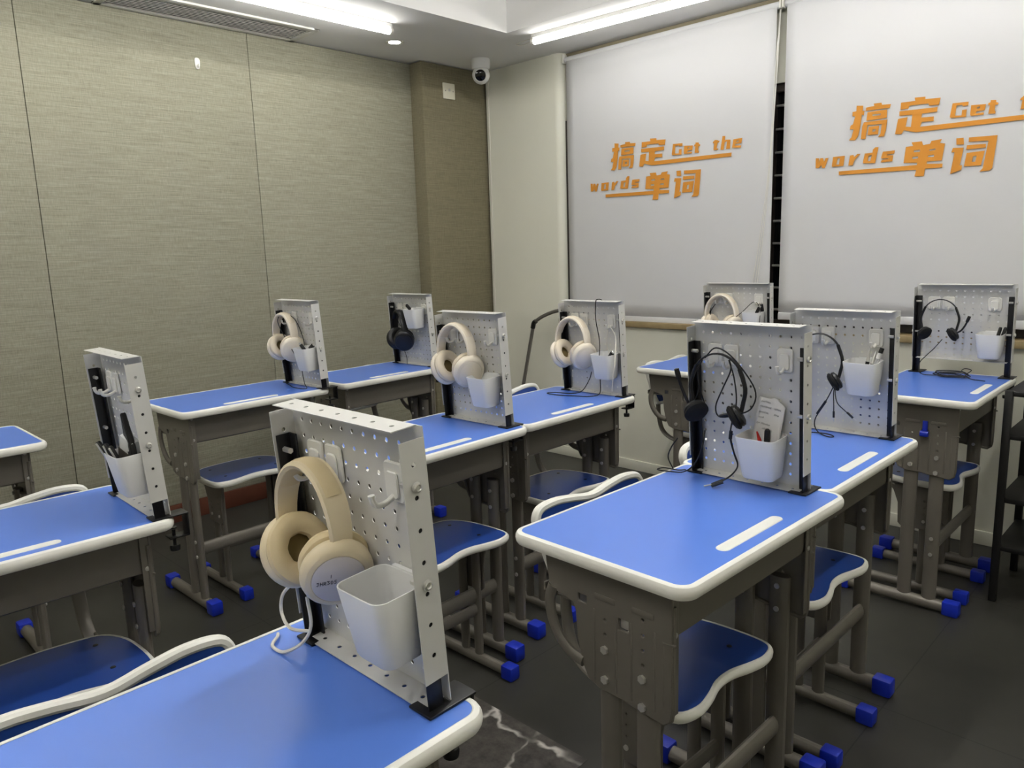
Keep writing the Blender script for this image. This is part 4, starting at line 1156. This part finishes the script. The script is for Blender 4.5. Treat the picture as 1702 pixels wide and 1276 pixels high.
# ------------------------------------------------------------------ thin black wired headsets
def make_headset(mic):
    t = empty('headset')
    pts = [(0.066 * math.cos(a), 0.075 * math.sin(a) - 0.075) for a in [PI * 1.12 - PI * 1.24 * i / 26 for i in range(27)]]
    b = MB(); b.tube([(x, 0, z) for x, z in pts], 0, 10, flat=(0.0055, 0.0022, (0, 1, 0)))
    b.build('headband', 'black_plastic', t)
    for s in (-1, 1):
        i0 = 0 if s < 0 else len(pts) - 1
        x, z = pts[i0]
        a = MB(); a.tube([(pts[i0 - s * 7 if s > 0 else 7][0], 0, pts[i0 - 7 if s > 0 else 7][1]), (pts[i0 - 3 if s > 0 else 3][0], 0, pts[i0 - 3 if s > 0 else 3][1]), (x, 0, z), (x - s * 0.004, 0, z - 0.018)], 0, 10, smooth=4, flat=(0.0062, 0.0042, (0, 1, 0)))
        a.build('slider', 'black_plastic', t)
        c = Vector((x - s * 0.010, -0.004, z - 0.026))
        ax = Vector((s * 0.72, 0.42, 0.50)).normalized()
        Mq = ax.to_track_quat('Z', 'Y').to_matrix()
        e = MB().lathe([(0, -0.003), (0.023, -0.003), (0.0255, 0.001), (0.024, 0.007), (0.016, 0.011), (0, 0.012)], o=c, seg=26, M=Mq).build('ear_cup', 'black_plastic', t)
        MB().lathe([(0, -0.016), (0.014, -0.016), (0.022, -0.014), (0.0275, -0.009), (0.0275, -0.005), (0.024, -0.002), (0, -0.002)], o=c, seg=26, M=Mq).build('foam_pad', 'black_foam', e)
        if s == mic:
            p0 = c + ax * 0.004
            q = MB()
            if s > 0:
                path = [p0 + Vector((0.004, 0, 0.0)), p0 + Vector((0.022, -0.004, 0.012)), p0 + Vector((0.036, -0.006, 0.034)), p0 + Vector((0.044, -0.008, 0.056))]
            else:
                path = [p0 + Vector((-0.004, -0.006, 0.0)), p0 + Vector((-0.014, -0.016, 0.03)), p0 + Vector((-0.022, -0.022, 0.056)), p0 + Vector((-0.027, -0.026, 0.080))]
            q.tube(path, 0.0034, 10, smooth=5)
            tip = path[-1]
            q.lathe([(0, -0.012), (0.0055, -0.011), (0.006, 0), (0.0055, 0.011), (0, 0.012)], o=tip, seg=14, M=(path[-1] - path[-2]).to_track_quat('Z', 'Y').to_matrix())
            q.build('microphone', 'black_plastic', t)
    return t
HS = {'D': (-1, (-0.056, -0.036, 0.281), 'black wired headset with thin band and foam pads, on the board with the paper memo'),
      'E': (-1, (-0.055, -0.036, 0.281), 'black wired headset on the board behind the memo, two plugs dangling'),
      'F': (1, (-0.072, -0.036, 0.290), 'black wired headset with raised microphone boom in the right corner')}
hs_l, hs_r = make_headset(-1), make_headset(1)
used = False
for k, (mc, loc, lab) in HS.items():
    if mc > 0: o = hs_r
    elif not used: o = hs_l; used = True
    else: o = copy_tree(hs_l)
    put(o, k, loc)
    tag(o, lab, 'headset', 'black wired headsets on the pegboards')
    HO[k] = o
bpy.context.view_layer.update()
o = HO['D']
cable(o, 'D', [(-0.086, -0.044, 0.108), (-0.088, -0.055, 0.07), (-0.105, -0.060, 0.03), (-0.130, -0.066, 0.008), (-0.165, -0.072, 0.0035), (-0.195, -0.075, 0.003), (-0.190, -0.055, 0.0035), (-0.155, -0.052, 0.004), (-0.135, -0.050, 0.008)], r=0.0015)
cable(o, 'D', [(-0.165, -0.055, 0.005), (-0.180, -0.052, 0.03), (-0.172, -0.050, 0.055), (-0.155, -0.048, 0.08)], r=0.0015)
cable(o, 'D', [(-0.085, -0.050, 0.268), (-0.098, -0.050, 0.235), (-0.092, -0.046, 0.19), (-0.086, -0.030, 0.150)], r=0.0014)
cable(o, 'D', [(-0.100, -0.046, 0.24), (-0.098, -0.048, 0.20), (-0.112, -0.050, 0.16)], r=0.0014)
cable(o, 'D', [(-0.080, -0.048, 0.272), (-0.050, -0.052, 0.296), (-0.010, -0.050, 0.275), (0.034, -0.046, 0.215), (0.030, -0.052, 0.175), (0.000, -0.060, 0.158), (-0.040, -0.060, 0.148), (-0.050, -0.058, 0.17), (-0.035, -0.054, 0.21), (-0.018, -0.050, 0.25), (-0.022, -0.048, 0.272)], r=0.0016)
cable(o, 'D', [(-0.022, -0.050, 0.272), (-0.008, -0.054, 0.235), (0.000, -0.060, 0.185), (-0.008, -0.066, 0.14), (-0.012, -0.066, 0.105), (-0.004, -0.064, 0.07), (0.004, -0.066, 0.045), (-0.010, -0.080, 0.022), (-0.030, -0.098, 0.010)], r=0.0016)
cable(o, 'D', [(-0.012, -0.064, 0.105), (-0.006, -0.062, 0.075), (0.003, -0.063, 0.048), (-0.006, -0.075, 0.026), (-0.024, -0.100, 0.010)], r=0.0015)
part_on(o, 'D', MB().tube([(-0.010, -0.066, 0.122), (-0.012, -0.066, 0.104)], 0.0038, 10), 'splitter', 'black_plastic')
part_on(o, 'D', MB().tube([(-0.038, -0.062, 0.150), (0.002, -0.060, 0.164)], 0.0036, 10), 'volume_control', 'black_plastic')
part_on(o, 'D', MB().tube([(-0.018, -0.088, 0.016), (-0.036, -0.104, 0.0065)], 0.0032, 10).tube([(-0.014, -0.095, 0.014), (-0.032, -0.112, 0.0055)], 0.0032, 10), 'jack_plug', 'black_plastic')
part_on(o, 'D', MB().tube([(-0.036, -0.104, 0.0065), (-0.048, -0.115, 0.003)], 0.0016, 8), 'jack_tip', 'steel')
o = HO['E']
cable(o, 'E', [(-0.088, -0.058, 0.115), (-0.080, -0.056, 0.085), (-0.090, -0.058, 0.06), (-0.115, -0.060, 0.035)], r=0.0015)
cable(o, 'E', [(0.010, -0.058, 0.160), (0.002, -0.070, 0.145), (-0.010, -0.075, 0.115), (-0.032, -0.070, 0.075), (-0.052, -0.066, 0.040), (-0.052, -0.066, 0.015), (-0.030, -0.085, 0.004), (0.004, -0.105, 0.003), (0.010, -0.090, 0.003), (-0.02, -0.075, 0.003), (-0.08, -0.090, 0.003), (-0.11, -0.115, 0.003), (-0.07, -0.120, 0.003)], r=0.0016)
cable(o, 'E', [(0.008, -0.064, 0.155), (0.002, -0.073, 0.13), (0.002, -0.072, 0.085), (0.002, -0.072, 0.066)], r=0.0014)
cable(o, 'E', [(0.008, -0.064, 0.155), (0.006, -0.074, 0.13), (0.018, -0.090, 0.100), (0.040, -0.092, 0.080), (0.050, -0.092, 0.073)], r=0.0014)
part_on(o, 'E', MB().tube([(0.002, -0.072, 0.070), (0.002, -0.072, 0.052)], 0.003, 10).tube([(0.046, -0.092, 0.076), (0.062, -0.092, 0.062)], 0.003, 10), 'jack_plug', 'black_plastic')
part_on(o, 'E', MB().tube([(0.002, -0.072, 0.052), (0.002, -0.072, 0.040)], 0.0015, 8).tube([(0.062, -0.092, 0.062), (0.070, -0.092, 0.056)], 0.0015, 8), 'jack_tip', 'steel')
part_on(o, 'E', MB().tube([(-0.020, -0.073, 0.096), (-0.046, -0.068, 0.056)], 0.0035, 10), 'volume_control', 'black_plastic')
o = HO['F']
loop = [(-0.055, -0.060, 0.140), (-0.080, -0.060, 0.105), (-0.110, -0.062, 0.07), (-0.128, -0.066, 0.045), (-0.126, -0.080, 0.015), (-0.108, -0.095, 0.004), (-0.07, -0.095, 0.004), (-0.03, -0.085, 0.006)]
for i in range(26):
    a = i * 1.55
    loop.append((-0.010 + 0.055 * math.cos(a) + random.uniform(-0.012, 0.012), -0.095 + 0.026 * math.sin(a) + random.uniform(-0.006, 0.006), 0.004 + 0.0009 * i * (0.6 + 0.4 * math.sin(a))))
loop += [(0.03, -0.070, 0.034), (0.052, -0.075, 0.030), (0.040, -0.100, 0.014), (0.060, -0.115, 0.004), (0.095, -0.125, 0.003), (0.11, -0.130, 0.003)]
cable(o, 'F', loop, r=0.0016)
